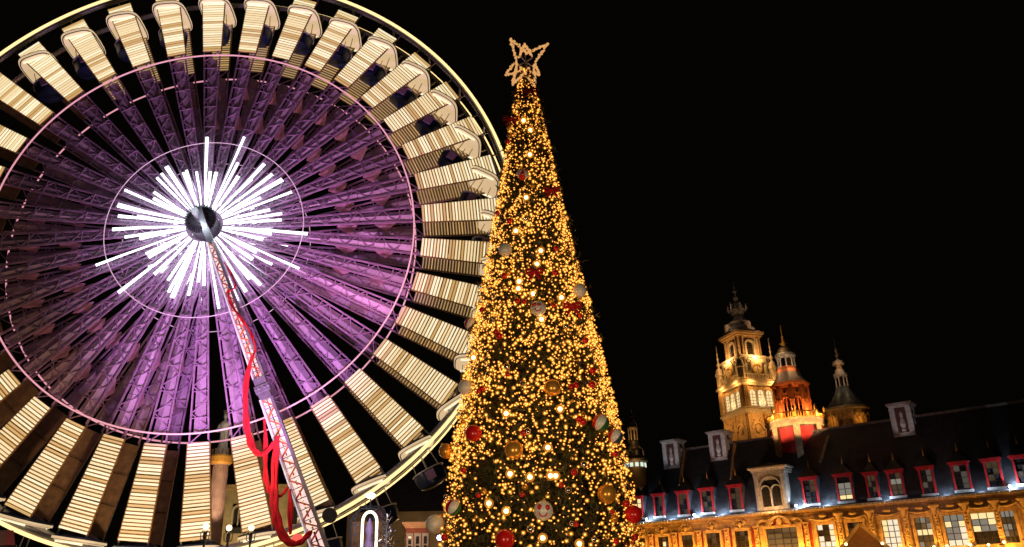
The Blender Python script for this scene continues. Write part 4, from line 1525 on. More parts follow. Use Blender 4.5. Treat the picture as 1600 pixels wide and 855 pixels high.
# carved relief on the lower shaft
cv = MB()
r3 = random.Random(8)
for face in range(4):
    cv.T = Matrix.Rotation(face * PI / 2, 4, 'Z')
    for k in range(2):
        cx = -2.3 + 4.6 * k
        cv.arch(cx, 36.4, 1.3, 1.75, -5.25, -4.86, 0, PI, 12)
        cv.sphere((cx, -4.95, 36.6), .95, 10, 6, sc=(.8, .35, 1.2))
        cv.tube(spiral(cx - 1.1, 38.4, .6, 1, -5.0), .18, 6)
        cv.tube(spiral(cx + 1.1, 38.4, .6, -1, -5.0), .18, 6)
    for k in range(3):
        cv.box(-4.6 + 4.2 * k, -4.1 + 4.2 * k + .3, -5.1, -4.86, 30, 40)
cv.build('carved_relief', 'stone', bel, kind='stuff')
cr = MB()
for z0, z1, hh in ((40.2, 40.7, 5.05), (40.7, 41.2, 5.35), (41.2, 41.6, 5.1), (46.9, 47.4, 5.1), (47.4, 48.0, 5.5), (48.0, 48.5, 5.2)):
    cr.box(-hh, hh, -hh, hh, z0, z1)
cr.build('cornice', 'stone_pale', bel)
ws = MB()
ws.box(-4.4, 4.4, -4.4, 4.4, 41.6, 46.9)
for sx in (-1, 1):
    for sy in (-1, 1):
        ws.box(sx * 4.4 - .75, sx * 4.4 + .75, sy * 4.4 - .75, sy * 4.4 + .75, 41.6, 46.9)
        for q in (-.45, .05, .5):
            ws.lathe([(.22, 41.6), (.2, 46.7)], 8, (sx * (4.4 + .75), sy * (4.4) + q * sx * 0 + q, 0))
            ws.lathe([(.22, 41.6), (.2, 46.7)], 8, (sx * 4.4 + q, sy * (4.4 + .75), 0))
ws.build('window_stage', 'stone', bel)
aw = MB()
aw.arch(0, 45.0, .82, 1.05, -.4, .1, 0, PI, 12)
for sg in (-1, 1):
    aw.box(sg * .93 - .11, sg * .93 + .11, -.4, .1, 42.0, 45.0)
aw.box(-1.1, 1.1, -.45, .1, 41.7, 42.0)
aw_me = aw.mesh('arched_window', 'stone_pale')
poly = [(-.82, 42.0), (.82, 42.0)] + [(.82 * math.cos(PI * i / 10), 45.0 + .82 * math.sin(PI * i / 10)) for i in range(11)]
ag_me = MB().prism(poly, -.12, -.02).mesh('window_glow', 'pane_lit')
lv = MB()
for k in range(4):
    lv.box(-.8, .8, -.2, -.125, 42.4 + k * .75, 42.52 + k * .75)
lv.box(-.05, .05, -.2, -.126, 42, 45.6)
lv_me = lv.mesh('louvre', 'stone')
for face in range(4):
    for k in range(3):
        c = (k - 1) * 2.25
        T = Matrix.Rotation(face * PI / 2, 4, 'Z')
        o = link('arched_window', aw_me, bel, loc=T @ Vector((c, -4.4, 0)))
        o.rotation_euler = (0, 0, face * PI / 2)
        link('window_glow', ag_me, o)
        link('louvre', lv_me, o, kind='stuff')
ck_ = MB()
ck_.box(-4.1, 4.1, -4.1, 4.1, 48.5, 53.9)
ck_.box(-4.4, 4.4, -4.4, 4.4, 53.9, 54.3)
ck_.box(-3.7, 3.7, -3.7, 3.7, 54.3, 54.7)
for face in range(4):
    ck_.T = Matrix.Rotation(face * PI / 2, 4, 'Z')
    ck_.box(-1.5, 1.5, -4.7, -4.1, 48.5, 52.2)
    ck_.arch(0, 52.2, .1, 1.6, -4.7, -4.1, 0, PI, 12)
    for sg in (-1, 1):
        ck_.box(sg * 2.7 - .3, sg * 2.7 + .3, -4.5, -4.1, 48.5, 53.8)
        ck_.tube(spiral(sg * 2.1, 53.0, .5, sg, -4.5), .15, 6)
ck_.build('clock_stage', 'stone_pale', bel)
cf = MB().lathe([(.05, -.1), (1.15, -.1), (1.15, 0)], 20, (0, 0, 0), axis='y').mesh('clock_face', mat('clock_enamel', (.75, .65, .45), .5))
hd = MB().bar((0, 0, 0), (0, 0, .8), .1, .05)
hd.bar((0, 0, 0), (.35, 0, -.4), .12, .05)
hd_me = hd.mesh('clock_hands', 'frame')
rg_ = MB().arch(0, 0, 1.02, 1.25, -.2, 0, 0, 2 * PI, 20).mesh('clock_rim', 'gold')
for face in range(4):
    T = Matrix.Rotation(face * PI / 2, 4, 'Z')
    o = link('clock_face', cf, bel, loc=T @ Vector((0, -4.72, 51.0)))
    o.rotation_euler = (0, 0, face * PI / 2)
    link('clock_hands', hd_me, o, loc=(0, -.14, 0))
    link('clock_rim', rg_, o)
bal = MB()
for face in range(4):
    bal.T = Matrix.Rotation(face * PI / 2, 4, 'Z')
    bal.box(-4.9, 4.9, -5.1, -4.85, 49.5, 49.75)
    for k in range(15):
        bal.box(-4.5 + k * .64 - .12, -4.5 + k * .64 + .12, -5.05, -4.9, 48.5, 49.5)
bal.build('balustrade', 'stone_pale', bel)
tu = MB().lathe([(.95, 48.5), (.95, 51.0), (1.2, 51.2), (1.2, 51.6), (.9, 51.8), (.95, 52.3), (.6, 52.9), (.25, 53.2), (.2, 53.6), (.65, 53.9), (.3, 54.3), (.12, 55), (.28, 55.6), (.1, 56.2), (.2, 56.8), (.07, 57.3), (.04, 59.0)], 8)
tu_me = tu.mesh('corner_turret', ['stone_pale'])
for sx in (-1, 1):
    for sy in (-1, 1):
        link('corner_turret', tu_me, bel, loc=(sx * 4.55, sy * 4.55, 0))
# belfry stage, arches on every side
bfy = MB()
for sx in (-1, 1):
    for sy in (-1, 1):
        bfy.box(sx * 2.5 - .6, sx * 2.5 + .6, sy * 2.5 - .6, sy * 2.5 + .6, 54.7, 59.3)
        bfy.lathe([(.28, 54.7), (.24, 59.2)], 8, (sx * 3.25, sy * 2.2, 0))
        bfy.lathe([(.28, 54.7), (.24, 59.2)], 8, (sx * 2.2, sy * 3.25, 0))
bfy.box(-2.4, 2.4, -2.4, 2.4, 58.6, 59.3)
bfy.build('belfry_stage', 'stone', bel)
ba_ = MB()
ba_.arch(0, 57.4, 1.0, 1.5, -.35, .2, 0, PI, 12)
for sg in (-1, 1):
    ba_.box(sg * 1.25 - .25, sg * 1.25 + .25, -.35, .2, 54.7, 57.4)
    ba_.box(sg * 1.7 - .2, sg * 1.7 + .2, -.1, .2, 54.7, 59.3)
ba_me = ba_.mesh('belfry_arch', 'stone_pale')
lo = MB()
for k in range(6):
    lo.box(-1.0, 1.0, -.05, .2, 54.9 + k * .55, 55.0 + k * .55)
lo.prism([(-1.0, 54.7), (1.0, 54.7)] + [(1.0 * math.cos(PI * i / 8), 57.4 + math.sin(PI * i / 8)) for i in range(9)], .22, .3)
lo_me = lo.mesh('sound_louvre', 'frame')
for face in range(4):
    T = Matrix.Rotation(face * PI / 2, 4, 'Z')
    o = link('belfry_arch', ba_me, bel, loc=T @ Vector((0, -2.9, 0)))
    o.rotation_euler = (0, 0, face * PI / 2)
    link('sound_louvre', lo_me, o, kind='stuff')
tc = MB()
for hh, z0, z1 in ((3.25, 59.3, 59.7), (3.6, 59.7, 60.2), (3.95, 60.2, 60.8), (3.4, 60.8, 61.2)):
    tc.box(-hh, hh, -hh, hh, z0, z1)
tc.build('top_cornice', 'stone', bel)
MB().lathe([(4.3, 61.2), (4.0, 61.9), (3.4, 62.5), (2.9, 63.0), (2.5, 63.3)], 8, ph=PI / 8).build('cupola_roof', 'lead', bel)
oc = MB().box(-.55, .55, -.5, .5, 0, 1.3)
oc.arch(0, 1.3, .05, .6, -.5, .4, 0, PI, 8)
oc_me = oc.mesh('oculus_dormer', 'stone_pale')
for face in range(4):
    o = link('oculus_dormer', oc_me, bel, loc=Matrix.Rotation(face * PI / 2, 3, 'Z') @ Vector((0, -3.45, 61.4)))
    o.rotation_euler = (0, 0, face * PI / 2)
MB().lathe([(2.4, 63.2), (2.95, 63.5), (3.0, 63.9), (2.4, 64.2), (1.9, 64.4)], 8, ph=PI / 8).build('upper_cornice', 'lead_pale', bel)
MB().lathe([(1.9, 64.3), (1.5, 65), (1.15, 65.6), (1.2, 66.0)], 8).build('neck', 'lead', bel)
MB().lathe([(1.2, 66.0), (1.55, 66.15), (1.45, 66.4), (1.9, 67.0), (2.0, 67.4), (1.6, 67.5)], 12).build('crown_bowl', 'lead_pale', bel)
for k in range(6):
    a = k * PI / 3 + .3
    MB().tube([(1.8 * math.cos(a), 1.8 * math.sin(a), 66.9), (2.3 * math.cos(a), 2.3 * math.sin(a), 67.7), (2.15 * math.cos(a), 2.15 * math.sin(a), 68.3), (2.3 * math.cos(a), 2.3 * math.sin(a), 69.0)], [.3, .32, .18, .03], 6).build('crown_point', 'lead_pale', bel)
MB().lathe([(1.55, 67.4), (1.6, 68.2), (1.2, 69.0), (.6, 69.6), (.3, 70.0)], 12).build('crown_dome', 'lead', bel, True)
MB().lathe([(.3, 69.9), (.62, 70.2), (.65, 70.7), (.35, 71.0), (.2, 71.6), (.28, 72.0), (.6, 72.5), (.25, 73.0), (.3, 73.6), (.12, 74.0), (.05, 77)], 8).build('spire_tip', 'lead_pale', bel)
BM = Matrix.Translation((56.45, 190.85, 0)) @ Matrix.Rotation(math.radians(18.6), 4, 'Z')
for face in (0, 3):
    T = BM @ Matrix.Rotation(face * PI / 2, 4, 'Z')
    for x in (-3, 3):
        point('belfry_wash', T @ Vector((x, -8.5, 38.5)), WARM, 700 if face == 0 else 420, .3)
        point('belfry_wash', T @ Vector((x, -6.2, 47.3)), WARM, 330, .2)
    point('belfry_upper', T @ Vector((0, -5.6, 54.2)), (1, .5, .15), 1200, .2)
    point('belfry_top', T @ Vector((2.0, -5.0, 62.8)), (1, .58, .3), 100, .2)
    point('belfry_tip', T @ Vector((1.0, -4.0, 68.5)), (1, .6, .35), 80, .2)
    point('belfry_window_light', T @ Vector((0, -5.3, 43.0)), (1, .8, .45), 110, .1)

# ---- round spire behind the ridge
spz = thing('round_spire', (48.35, 116.35, 0), 'round dark slate spire with a small open lantern behind the roof ridge, rightmost tower', 'tower')
MB().lathe([(2.85, 0), (2.87, 23.9), (3.0, 25.5), (2.9, 25.6)], 24).build('drum', 'stone', spz, True)
dd = MB()
for k in range(18):
    a = 2 * PI * k / 18
    dd.bar((2.95 * math.cos(a), 2.95 * math.sin(a), 20), (2.95 * math.cos(a), 2.95 * math.sin(a), 25.4), .22, .2, up=(math.cos(a), math.sin(a), 0))
    a += PI / 18
    dd.sphere((2.92 * math.cos(a), 2.92 * math.sin(a), 24.8), .32, 7, 5)
    dd.sphere((2.92 * math.cos(a + .1), 2.92 * math.sin(a + .1), 24.2), .2, 6, 4)
dd.build('frieze_carving', 'stone', spz, kind='stuff')
MB().lathe([(3.0, 25.55), (3.3, 25.7), (3.3, 26.0), (3.0, 26.1)], 24).build('eaves', 'stone_pale', spz, True)
MB().lathe([(3.1, 26.05), (2.75, 26.5), (2.5, 26.6), (2.05, 27.2), (1.9, 27.25), (1.35, 28.2), (1.25, 28.25), (.95, 29.0), (.92, 29.35)], 16).build('bell_roof', 'slate', spz)
c2 = MB().lathe([(.13, 0), (.09, .1), (.09, 1.3), (.14, 1.45)], 8).mesh('colonnette', 'stone_white')
for k in range(8):
    a = k * PI / 4
    link('colonnette', c2, spz, loc=(.82 * math.cos(a), .82 * math.sin(a), 29.35))
MB().lathe([(.5, 29.3), (.5, 30.9)], 8).build('lantern_core', 'frame', spz)
MB().lathe([(.85, 30.8), (1.02, 31.0), (1.02, 31.3), (.7, 31.45), (.66, 31.9)], 16).build('lantern_cornice', 'stone_white', spz)
MB().lathe([(.45, 31.4), (.45, 32.7)], 8).build('upper_core', 'stone', spz)
MB().lathe([(.8, 32.65), (.9, 32.85), (.85, 33.1), (.5, 33.3), (.22, 33.5)], 12).build('upper_cornice', 'stone_pale', spz)
MB().lathe([(.25, 33.4), (.15, 33.9), (.36, 34.2), (.15, 34.5), (.2, 35.1), (.08, 35.4), (.04, 36.9)], 8).build('finial', 'bronze', spz)
for da in (-.8, .5):
    d_ = Matrix.Rotation(da, 3, 'Z') @ Vector((-48.35, -116.35, 0)).normalized()
    point('spire_light', Vector((48.35, 116.35, 24.0)) + d_ * 3.7, AMBER, 26, .1)
    point('spire_light', Vector((48.35, 116.35, 29.0)) + d_ * 2.0, (1, .65, .35), 22, .1)

for dz, wt in ((32.0, 26), (34.2, 22)):
    point('spire_light', Vector((48.35, 116.35, dz)) + Vector((-48.35, -116.35, 0)).normalized() * 1.7, (1, .6, .3), wt, .08)

# ---- slim dark tower between the tree and the exchange
slt = thing('slim_tower', (21.5, 148.45, 0), 'slim dark round tower with a lit gallery and colonnaded lantern just right of the tree', 'tower')
MB().lathe([(1.7, 0), (1.65, 22.0), (1.85, 23.0), (1.85, 23.9)], 20).build('shaft', 'wall_dim', slt, True)
for k in range(12):
    a = 2 * PI * k / 12
    c = Vector((math.cos(a), math.sin(a), 0))
    MB().bar(c * 1.86 + Vector((0, 0, 23.05)), c * 1.86 + Vector((0, 0, 23.8)), .62, .06, up=tuple(c)).build('gallery_light', 'pane_grey' if k % 2 else 'pane_pale2', slt) if False else None
M['pane_gal'] = emis('gallery_pane', (.85, 1.0, .8), .9, (.03, .03, .03))
gl_me = MB().box(-.3, .3, -.04, .04, 0, .7).mesh('gallery_pane', 'pane_gal')
for k in range(12):
    a = 2 * PI * k / 12
    o = link('gallery_pane', gl_me, slt, loc=(1.9 * math.cos(a), 1.9 * math.sin(a), 23.1))
    o.rotation_euler = (0, 0, a + PI / 2)
MB().lathe([(1.85, 23.9), (2.25, 24.1), (2.3, 24.4), (1.7, 24.6)], 20).build('gallery_cornice', 'stone_pale', slt)
MB().lathe([(1.65, 24.55), (1.55, 26.4), (1.35, 26.7), (1.0, 27.0), (.8, 27.9), (.9, 28.0)], 12).build('upper_drum', 'lead', slt)
dw = MB().box(-.22, .22, -.1, .1, 0, .85).mesh('small_lit_window', 'pane_lit2') if False else None
for k in range(6):
    a = k * PI / 3 + .5
    o = link('small_window', pane_me['pane_dim'], slt, loc=(1.68 * math.cos(a), 1.68 * math.sin(a), 25.2))
    o.scale = (.4, 2, .85)
    o.rotation_euler = (0, 0, a + PI / 2)
c3 = MB().lathe([(.14, 0), (.1, .1), (.1, 1.7), (.16, 1.95)], 8).mesh('colonnette', 'stone_white')
for k in range(8):
    a = k * PI / 4 + .2
    link('colonnette', c3, slt, loc=(.82 * math.cos(a), .82 * math.sin(a), 28.0))
MB().lathe([(.4, 28), (.4, 30)], 8).build('lantern_core', 'frame', slt)
MB().lathe([(.85, 29.95), (1.05, 30.15), (1.05, 30.4), (.8, 30.5)], 14).build('lantern_cornice', 'stone_pale', slt)
MB().lathe([(.85, 30.5), (.75, 31.2), (.4, 31.8), (.25, 32.2), (.35, 32.5), (.1, 33), (.04, 35)], 12).build('dome', 'lead', slt)
dv = Vector((-21.5, -148.45, 0)).normalized()
point('slim_tower_light', Vector((21.5, 148.45, 28.4)) + dv * 2.2, WARM, 60, .1)
point('slim_tower_light', Vector((21.5, 148.45, 23.6)) + dv * 3.2, WARM, 22, .1)

# ================================================================== things low at the left, behind and below the wheel
colm = thing('column_monument', (-24.05, 65.7, 0), 'tall pinkish stone column seen between two light panels of the wheel', 'column')
MB().box(-1.6, 1.6, -1.6, 1.6, 0, 2.2).build('pedestal', 'column', colm)
sf = MB()
prof = [(.72, 2.2), (.68, 2.5), (.62, 2.7), (.58, 12.3), (.68, 12.35)]
vs = []
sf.lathe(prof, 20)
for k in range(20):
    a = 2 * PI * k / 20
    sf.bar((.6 * math.cos(a), .6 * math.sin(a), 2.7), (.57 * math.cos(a), .57 * math.sin(a), 12.2), .07, .07, up=(math.cos(a), math.sin(a), 0))
sf.build('shaft', 'column', colm)
MB().lathe([(.7, 12.35), (.86, 12.5), (.92, 12.95), (.82, 13.1)], 20).build('capital', 'gold', colm)
cp = MB()
for k in range(10):
    a = 2 * PI * k / 10
    cp.lathe([(.06, 0), (.1, .15), (.06, .35), (.12, .45)], 6, (.78 * math.cos(a), .78 * math.sin(a), 13.1))
cp.build('crown_rail', 'bronze', colm, kind='stuff')
stt = thing('goddess_statue', (-24.05, 65.7, 13.1), 'robed stone statue of a crowned woman standing on the tall column', 'statue', rz=-.2)
st = MB()
n = 14
prof = [(.42, 0), (.44, .3), (.38, .9), (.33, 1.4), (.3, 1.75), (.36, 2.1), (.43, 2.45), (.4, 2.68), (.16, 2.85), (.12, 2.95), (.17, 3.08), (.2, 3.25), (.17, 3.42), (.05, 3.5)]
seg = 20
V2, F2 = [], []
for i, (r, z) in enumerate(prof):
    for k in range(seg):
        a = 2 * PI * k / seg
        fold = 1 + (.08 * math.sin(a * 7 + z * 1.5) if z < 2.2 else 0)
        fl = .72 if z < 2.85 else 1
        V2.append((r * fold * math.cos(a), r * fold * fl * math.sin(a), z))
for i in range(len(prof) - 1):
    for k in range(seg):
        F2.append((i * seg + k, i * seg + (k + 1) % seg, (i + 1) * seg + (k + 1) % seg, (i + 1) * seg + k))
F2.append(tuple(range(seg))[::-1])
st.add(V2, F2)
st.tube([(-.38, 0, 2.6), (-.55, -.1, 2.2), (-.4, -.35, 1.95), (-.1, -.42, 1.95)], [.13, .12, .1, .07], 8)
st.tube([(.38, 0, 2.6), (.55, -.05, 2.15), (.6, -.2, 1.7), (.56, -.3, 1.45)], [.13, .12, .1, .06], 8)
st.sphere((0, -.17, 3.2), .05, 6, 4)
st.build('body', 'marble', stt, True)
cw = MB().lathe([(.2, 3.36), (.24, 3.6), (.2, 3.62), (.1, 3.5)], 12)
for k in range(6):
    a = k * PI / 3
    cw.box(.2 * math.cos(a) - .05, .2 * math.cos(a) + .05, .2 * math.sin(a) - .05, .2 * math.sin(a) + .05, 3.6, 3.72)
cw.build('crown', 'bronze', stt)
MB().bar((.58, -.34, 1.0), (.58, -.34, 2.0), .05).build('torch_stick', 'bronze', stt)
spot('column_uplight', (-22.6, 61.5, 5.0), (-24.05, 65.7, 13.0), (1, .62, .4), 2800, 50, .1)
point('statue_light', (-23.3, 63.6, 15.2), (1, .8, .65), 70, .1)
point('capital_light', (-23.7, 64.1, 12.0), (1, .55, .2), 16, .1)

# street lamps
LM = []
lamp = thing('street_lamp', (-14.79, 42.5, 0), 'lit warm globe street lamp, middle one of three at the foot of the wheel', 'street lamp', 'street lamps in front of the wheel')
MB().lathe([(.2, 0), (.2, .3), (.09, .5), (.07, 3), (.05, 5.0), (.09, 5.1), (.11, 5.16)], 10).build('post', 'dark_steel', lamp)
MB().sphere((0, 0, 5.4), .14, 12, 8).build('globe', 'lamp', lamp, True)
tq = MB()
for k in range(4):
    a = k * PI / 2
    tq.tube([(0, 0, 4.7), (.2 * math.cos(a), .2 * math.sin(a), 4.8), (.22 * math.cos(a), .22 * math.sin(a), 5.1), (.1 * math.cos(a), .1 * math.sin(a), 5.2)], .025, 5)
tq.build('bracket', 'dark_steel', lamp)
l2 = copy_tree(lamp)
l2.location = (-15.84, 42.12, 0.07)
l2['label'] = 'lit warm globe street lamp, leftmost of three at the foot of the wheel'
l3 = copy_tree(lamp)
l3.location = (-13.76, 42.85, 0)
l3['label'] = 'lit warm globe street lamp, nearest of the three to the lattice mast'
for p in ((-14.79, 42.2, 5.75), (-15.84, 41.8, 5.75), (-13.76, 42.5, 5.75)):
    point('street_lamp_light', p, (1, .7, .35), 30, .15)

# background house seen through the wheel
hs = thing('background_house', (-34.0, 106.0, 0), 'dim yellowish stone house with an arched window far behind the wheel', 'house', rz=.15)
hb = MB()
hb.box(-7, -2.6, 0, 8, 0, 16)
hb.box(-1.0, 7, 0, 8, 0, 16)
hb.box(-2.6, -1.0, 0, 8, 0, 10.9)
hb.box(-2.6, -1.0, 0, 8, 13.9, 16)
hb.box(-2.6, -1.0, 1, 8, 10.9, 13.9)
hb.build('wall', 'wall_dim', hs)
MB().box(-7.3, 7.3, -.4, 8.3, 15.6, 16.2).build('cornice', 'stone', hs)
MB().add([(-7.2, -.3, 16.2), (7.2, -.3, 16.2), (7.2, 8.3, 16.2), (-7.2, 8.3, 16.2), (-5, 4, 19.5), (5, 4, 19.5)], [(0, 1, 5, 4), (1, 2, 5), (2, 3, 4, 5), (3, 0, 4)]).build('roof', 'slate', hs)
wv = MB()
wv.arch(-1.8, 12.9, .62, .85, -.15, .3, 0, PI, 10)
for sg in (-1, 1):
    wv.box(-1.8 + sg * .73 - .12, -1.8 + sg * .73 + .12, -.15, .3, 11.0, 12.9)
wv.box(-1.86, -1.74, -.05, .3, 11, 13.5)
wo = wv.build('window', 'stone_pale', hs)
MB().box(-2.55, -1.05, .4, .5, 10.95, 13.85).build('pane', 'glass', wo)
MB().box(-3.0, -.6, -.5, .0, 10.2, 10.9).build('balcony', 'dark_steel', hs)
for x in (-5.5, 2, 5):
    for z in (4, 11):
        q = MB().box(x - .75, x + .75, -.08, .0, z, z + 2.6).build('window', 'stone_pale', hs)
        MB().box(x - .55, x + .55, -.12, -.081, z + .2, z + 2.4).build('pane', 'glass', q)
spot('house_light', (-31, 96, 4), (-34, 106, 11), (1, .7, .3), 6000, 80, .3)
# dim house behind the wheel's lower right
h3 = thing('shadowed_house', (-9.0, 78.0, 0), 'unlit brown house behind the lower right rim of the wheel', 'house', rz=.1)
MB().box(-7, 9, 0, 8, 0, 9.5).build('wall', 'wall_dim', h3)
MB().add([(-7.3, -.4, 9.5), (9.3, -.4, 9.5), (9.3, 8.4, 9.5), (-7.3, 8.4, 9.5), (-6, 4, 13.2), (8, 4, 13.2)], [(0, 1, 5, 4), (1, 2, 5), (2, 3, 4, 5), (3, 0, 4)]).build('roof', 'lead', h3)
for x in (-4.5, -1, 2.5, 6):
    q = MB().box(x - .7, x + .7, -.1, .0, 5.6, 8.4).build('window', 'stone_pale', h3)
    MB().box(x - .52, x + .52, -.13, -.101, 5.8, 8.2).build('pane', 'glass', q)
point('house_glow', (-8, 73.5, 5.0), (1, .6, .25), 160, .3)
point('house_glow', (-3, 73.5, 6.0), (1, .6, .25), 120, .3)

# neon-arched fair booth
bo = thing('fair_booth', (-7.1, 39.6, 0), 'narrow caged fair booth with a glowing neon arch below the wheel rim', 'booth', rz=.18)
cg = [(-.86, 0), (-.86, 5.35), (-.45, 5.9), (.45, 5.9), (.86, 5.35), (.86, 0)]
f_ = MB()
for y in (-.5, .5):
    for i in range(5):
        f_.bar((cg[i][0], y, cg[i][1]), (cg[i + 1][0], y, cg[i + 1][1]), .06, .06)
    for k in range(1, 9):
        z = 5.9 - k * .42
        for sg in (-1, 1):
            f_.bar((sg * .86, y, z), (sg * .5, y, z), .03, .03)
    for x in (-.68, .68):
        f_.bar((x, y, 0), (x, y, 5.6), .03, .03)
for x, z in cg[1:5]:
    f_.bar((x, -.5, z), (x, .5, z), .05, .05)
f_.build('cage', 'dark_steel', bo)
MB().box(-.82, .82, .42, .46, 0, 5.3).build('back_panel', 'wood', bo)
pth = [(-.33, -.55, 0.5), (-.33, -.55, 5.2)] + [(.33 * math.cos(PI - PI * i / 10), -.55, 5.2 + .45 * math.sin(PI * i / 10)) for i in range(1, 10)] + [(.33, -.55, 5.2), (.33, -.55, .5)]
MB().tube(pth, .06, 8).build('neon_arch', 'neon', bo, True)
MB().sphere((.0, 0, 6.45), .16, 10, 6, sc=(1.5, 1, .8)).build('top_lamp', 'lamp_cool', bo, True)
MB().bar((0, 0, 5.9), (0, 0, 6.35), .06).build('lamp_stem', 'dark_steel', bo)
figure_ = MB().lathe([(.26, 3.4), (.3, 3.9), (.2, 4.3), (.12, 4.6), (.2, 4.8), (.17, 5.0), (.1, 5.2), (.03, 5.4)], 14, (0, -.1, 0))
figure_.build('ornament', mat('violet_ornament', (.25, .16, .35), .4), bo, True)
MB().sphere((.0, -.1, 3.3), .3, 12, 8).build('ornament_base', 'red_wood', bo, True)
point('booth_light', (-7.2, 38.2, 5.0), (.8, .75, 1), 40, .2)
point('booth_top_light', (-7.2, 39.0, 6.75), COOL, 40, .1)

# bare silver tree
bt = thing('bare_tree', (-5.65, 35.6, 0), 'small bare silvery tree between the neon booth and the red kiosk', 'tree')
tk = MB().tube([(0, 0, 0), (.02, 0, 2.5), (0, 0, 5.2)], [.08, .06, .02], 7)
tk.build('trunk', 'white_steel', bt, True)
br_ = MB()
rb = random.Random(4)
for k in range(46):
    z = 2.6 + 2.5 * k / 46
    a = rb.uniform(0, 2 * PI)
    L = (5.35 - z) * .34 + .12
    e_ = Vector((L * math.cos(a), L * math.sin(a), z + .12 + L * .25))
    br_.tube([(0, 0, z), (e_.x * .5, e_.y * .5, z + .05), tuple(e_)], [.022, .016, .006], 4)
    for j in range(7):
        t = .3 + .1 * j
        p = Vector((0, 0, z)).lerp(e_, t)
        br_.bar(p, p + Vector((rb.uniform(-.14, .14), rb.uniform(-.14, .14), rb.uniform(-.04, .16))), .012, .012)
br_.build('twigs', 'silver', bt, kind='stuff')
point('bare_tree_light', (-5.6, 34.6, 4.6), (.75, .75, 1), 14, .2)

# red kiosk with cream windows
kx, ky = -5.35, 44.0
ki = thing('red_kiosk', (kx, ky, 0), 'red wooden kiosk tower with cream cornice and three cream windows left of the tree', 'kiosk', rz=.13)
MB().box(-.62, .62, -.6, .6, 0, 5.2).build('body', mat('kiosk_red', (.35, .09, .05), .6, 0, .2, 4), ki)
kc = MB()
for o_, z0, z1 in ((.04, 5.2, 5.28), (.12, 5.28, 5.38), (.2, 5.38, 5.5)):
    kc.box(-.62 - o_, .62 + o_, -.6 - o_, .6 + o_, z0, z1)
kc.build('cornice', mat('kiosk_cream', (.7, .42, .22), .6, 0, .15, 4), ki)
for k in (-1, 0, 1):
    q = MB()
    x = k * .4
    for x0, x1, z0, z1 in ((-.17, -.08, 3.2, 4.95), (.08, .17, 3.2, 4.95), (-.08, .08, 4.8, 4.95), (-.08, .08, 3.2, 3.32), (-.08, .08, 4.35, 4.42)):
        q.box(x + x0, x + x1, -.66, -.602, z0, z1)
    qo = q.build('window', 'stone_white', ki)
    MB().box(x - .08, x + .08, -.62, -.603, 3.32, 4.8).build('pane', 'glass', qo)
point('kiosk_light', (kx - .1, ky - 2.2, 5.0), (1, .6, .35), 60, .2)
kl = thing('blue_spotlight', (kx + 1.35, ky - 2, 4.6), 'small bright blue-white spotlight between the red kiosk and the tree', 'spotlight')
MB().sphere((0, 0, 0), .13, 10, 6).build('lens', 'lamp_cool', kl, True)
MB().lathe([(.1, .0), (.16, .05), (.16, .3), (.08, .36)], 10, (0, 0, 0), axis='y').build('housing', 'dark_steel', kl)
MB().bar((0, .2, -4.6), (0, .2, -.1), .06).build('pole', 'dark_steel', kl)

# red stall at the far left edge
rs = thing('red_stall', (-25.3, 38.9, 0), 'stall with a red striped awning at the lower left corner below the wheel rim', 'stall', rz=.3)
MB().box(-1.9, 1.9, -1.2, 1.2, 0, 4.1).build('body', 'wood', rs)
aw_ = MB()
for k in range(9):
    x0, x1 = -2.1 + 4.2 * k / 9, -2.1 + 4.2 * (k + 1) / 9
    aw_.add([(x0, -1.7, 4.45), (x1, -1.7, 4.45), (x1 * .7, 0, 5.3), (x0 * .7, 0, 5.3), (x0, -1.7, 4.2), (x1, -1.7, 4.2)], [(0, 1, 2, 3), (0, 4, 5, 1)], k % 2)
aw_.build('awning', ['red_sheet', 'wood'], rs)
MB().bar((-2.15, -1.72, 4.48), (2.15, -1.72, 4.48), .09, .09).build('awning_rail', 'dark_steel', rs)
point('stall_light', (-24.5, 36.2, 4.6), (1, .6, .4), 60, .2)

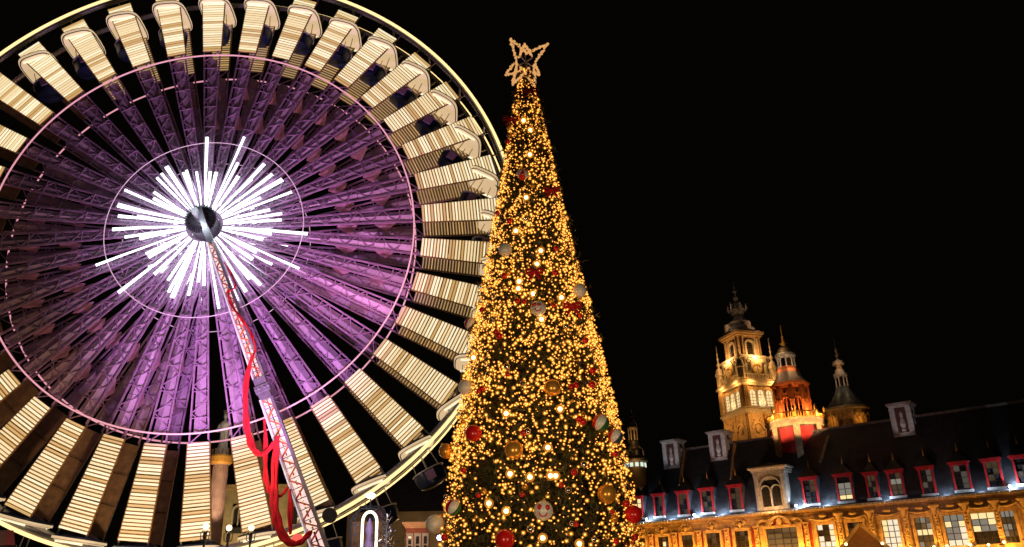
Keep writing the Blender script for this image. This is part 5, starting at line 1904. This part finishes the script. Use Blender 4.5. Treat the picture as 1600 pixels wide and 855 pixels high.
# market chalet in front of the exchange: only its lit gable shows
chl = thing('market_chalet', (19.55, 48.2, 0), 'market chalet gable outlined by golden boards in front of the exchange facade', 'chalet', rz=-.4)
MB().box(-1.9, 1.9, 0.05, 3, 0, 3.0).build('body', 'wood', chl)
MB().prism([(-1.9, 3.0), (1.9, 3.0), (0, 5.0)], .06, 2.9).build('gable', 'wood', chl)
for sg in (-1, 1):
    MB().bar((0, -.12, 5.13), (sg * 2.1, -.12, 2.9), .18, .16).build('barge_board', 'stone', chl)
    MB().add([(0, -.1, 5.08), (sg * 2.1, -.1, 2.85), (sg * 2.1, 3.1, 2.85), (0, 3.1, 5.08), (0, -.1, 5.0), (sg * 2.1, -.1, 2.77), (sg * 2.1, 3.1, 2.77), (0, 3.1, 5.0)],
             [(0, 1, 2, 3), (7, 6, 5, 4), (0, 4, 5, 1), (1, 5, 6, 2), (2, 6, 7, 3)]).build('roof_slope', 'red_sheet', chl)
for x, z in ((-.9, 4.05), (1.0, 4.0), (0.15, 3.5), (-.35, 3.5)):
    MB().sphere((x, -.26, z), .07, 8, 5).build('lamp_bulb', 'lamp', chl, True)
point('chalet_light', tuple(Vector((19.2, 46.9, 4.7))), AMBER, 45, .1)

# small warm lamps standing on the ledge of the facade
wlm = thing('ledge_lamp', FB(-20.9, -.9, 5.5), 'small warm lamp on the exchange window ledge, third from the left of seven', 'lamp', 'small lamps along the ledge of the exchange')
MB().sphere((0, 0, .2), .13, 8, 6).build('globe', 'lamp', wlm, True)
MB().box(-.08, .08, -.08, .9, -.1, .06).build('bracket', 'dark_steel', wlm)
for u, z in ((-24.6, 5.5), (-22.2, 5.5), (-18.6, 5.5), (-15.4, 5.6), (-13.2, 6.0), (-16.9, 5.4)):
    c = copy_tree(wlm)
    c.location = FB(u, -.9, z)
    c['label'] = 'small warm lamp on the exchange window ledge, %s from the left of seven' % {-24.6: 'leftmost', -22.2: 'second', -18.6: 'fourth', -16.9: 'fifth', -15.4: 'sixth', -13.2: 'last'}[u]

# light from the market below falls on the tree's front
spot('market_flood', (-3.0, 8.0, 2.2), (TX, TY, 6), (1, .72, .42), 1500, 70, .4)
spot('market_flood', (6.5, 9.0, 2.2), (TX, TY, 6), (1, .72, .42), 1200, 70, .4)
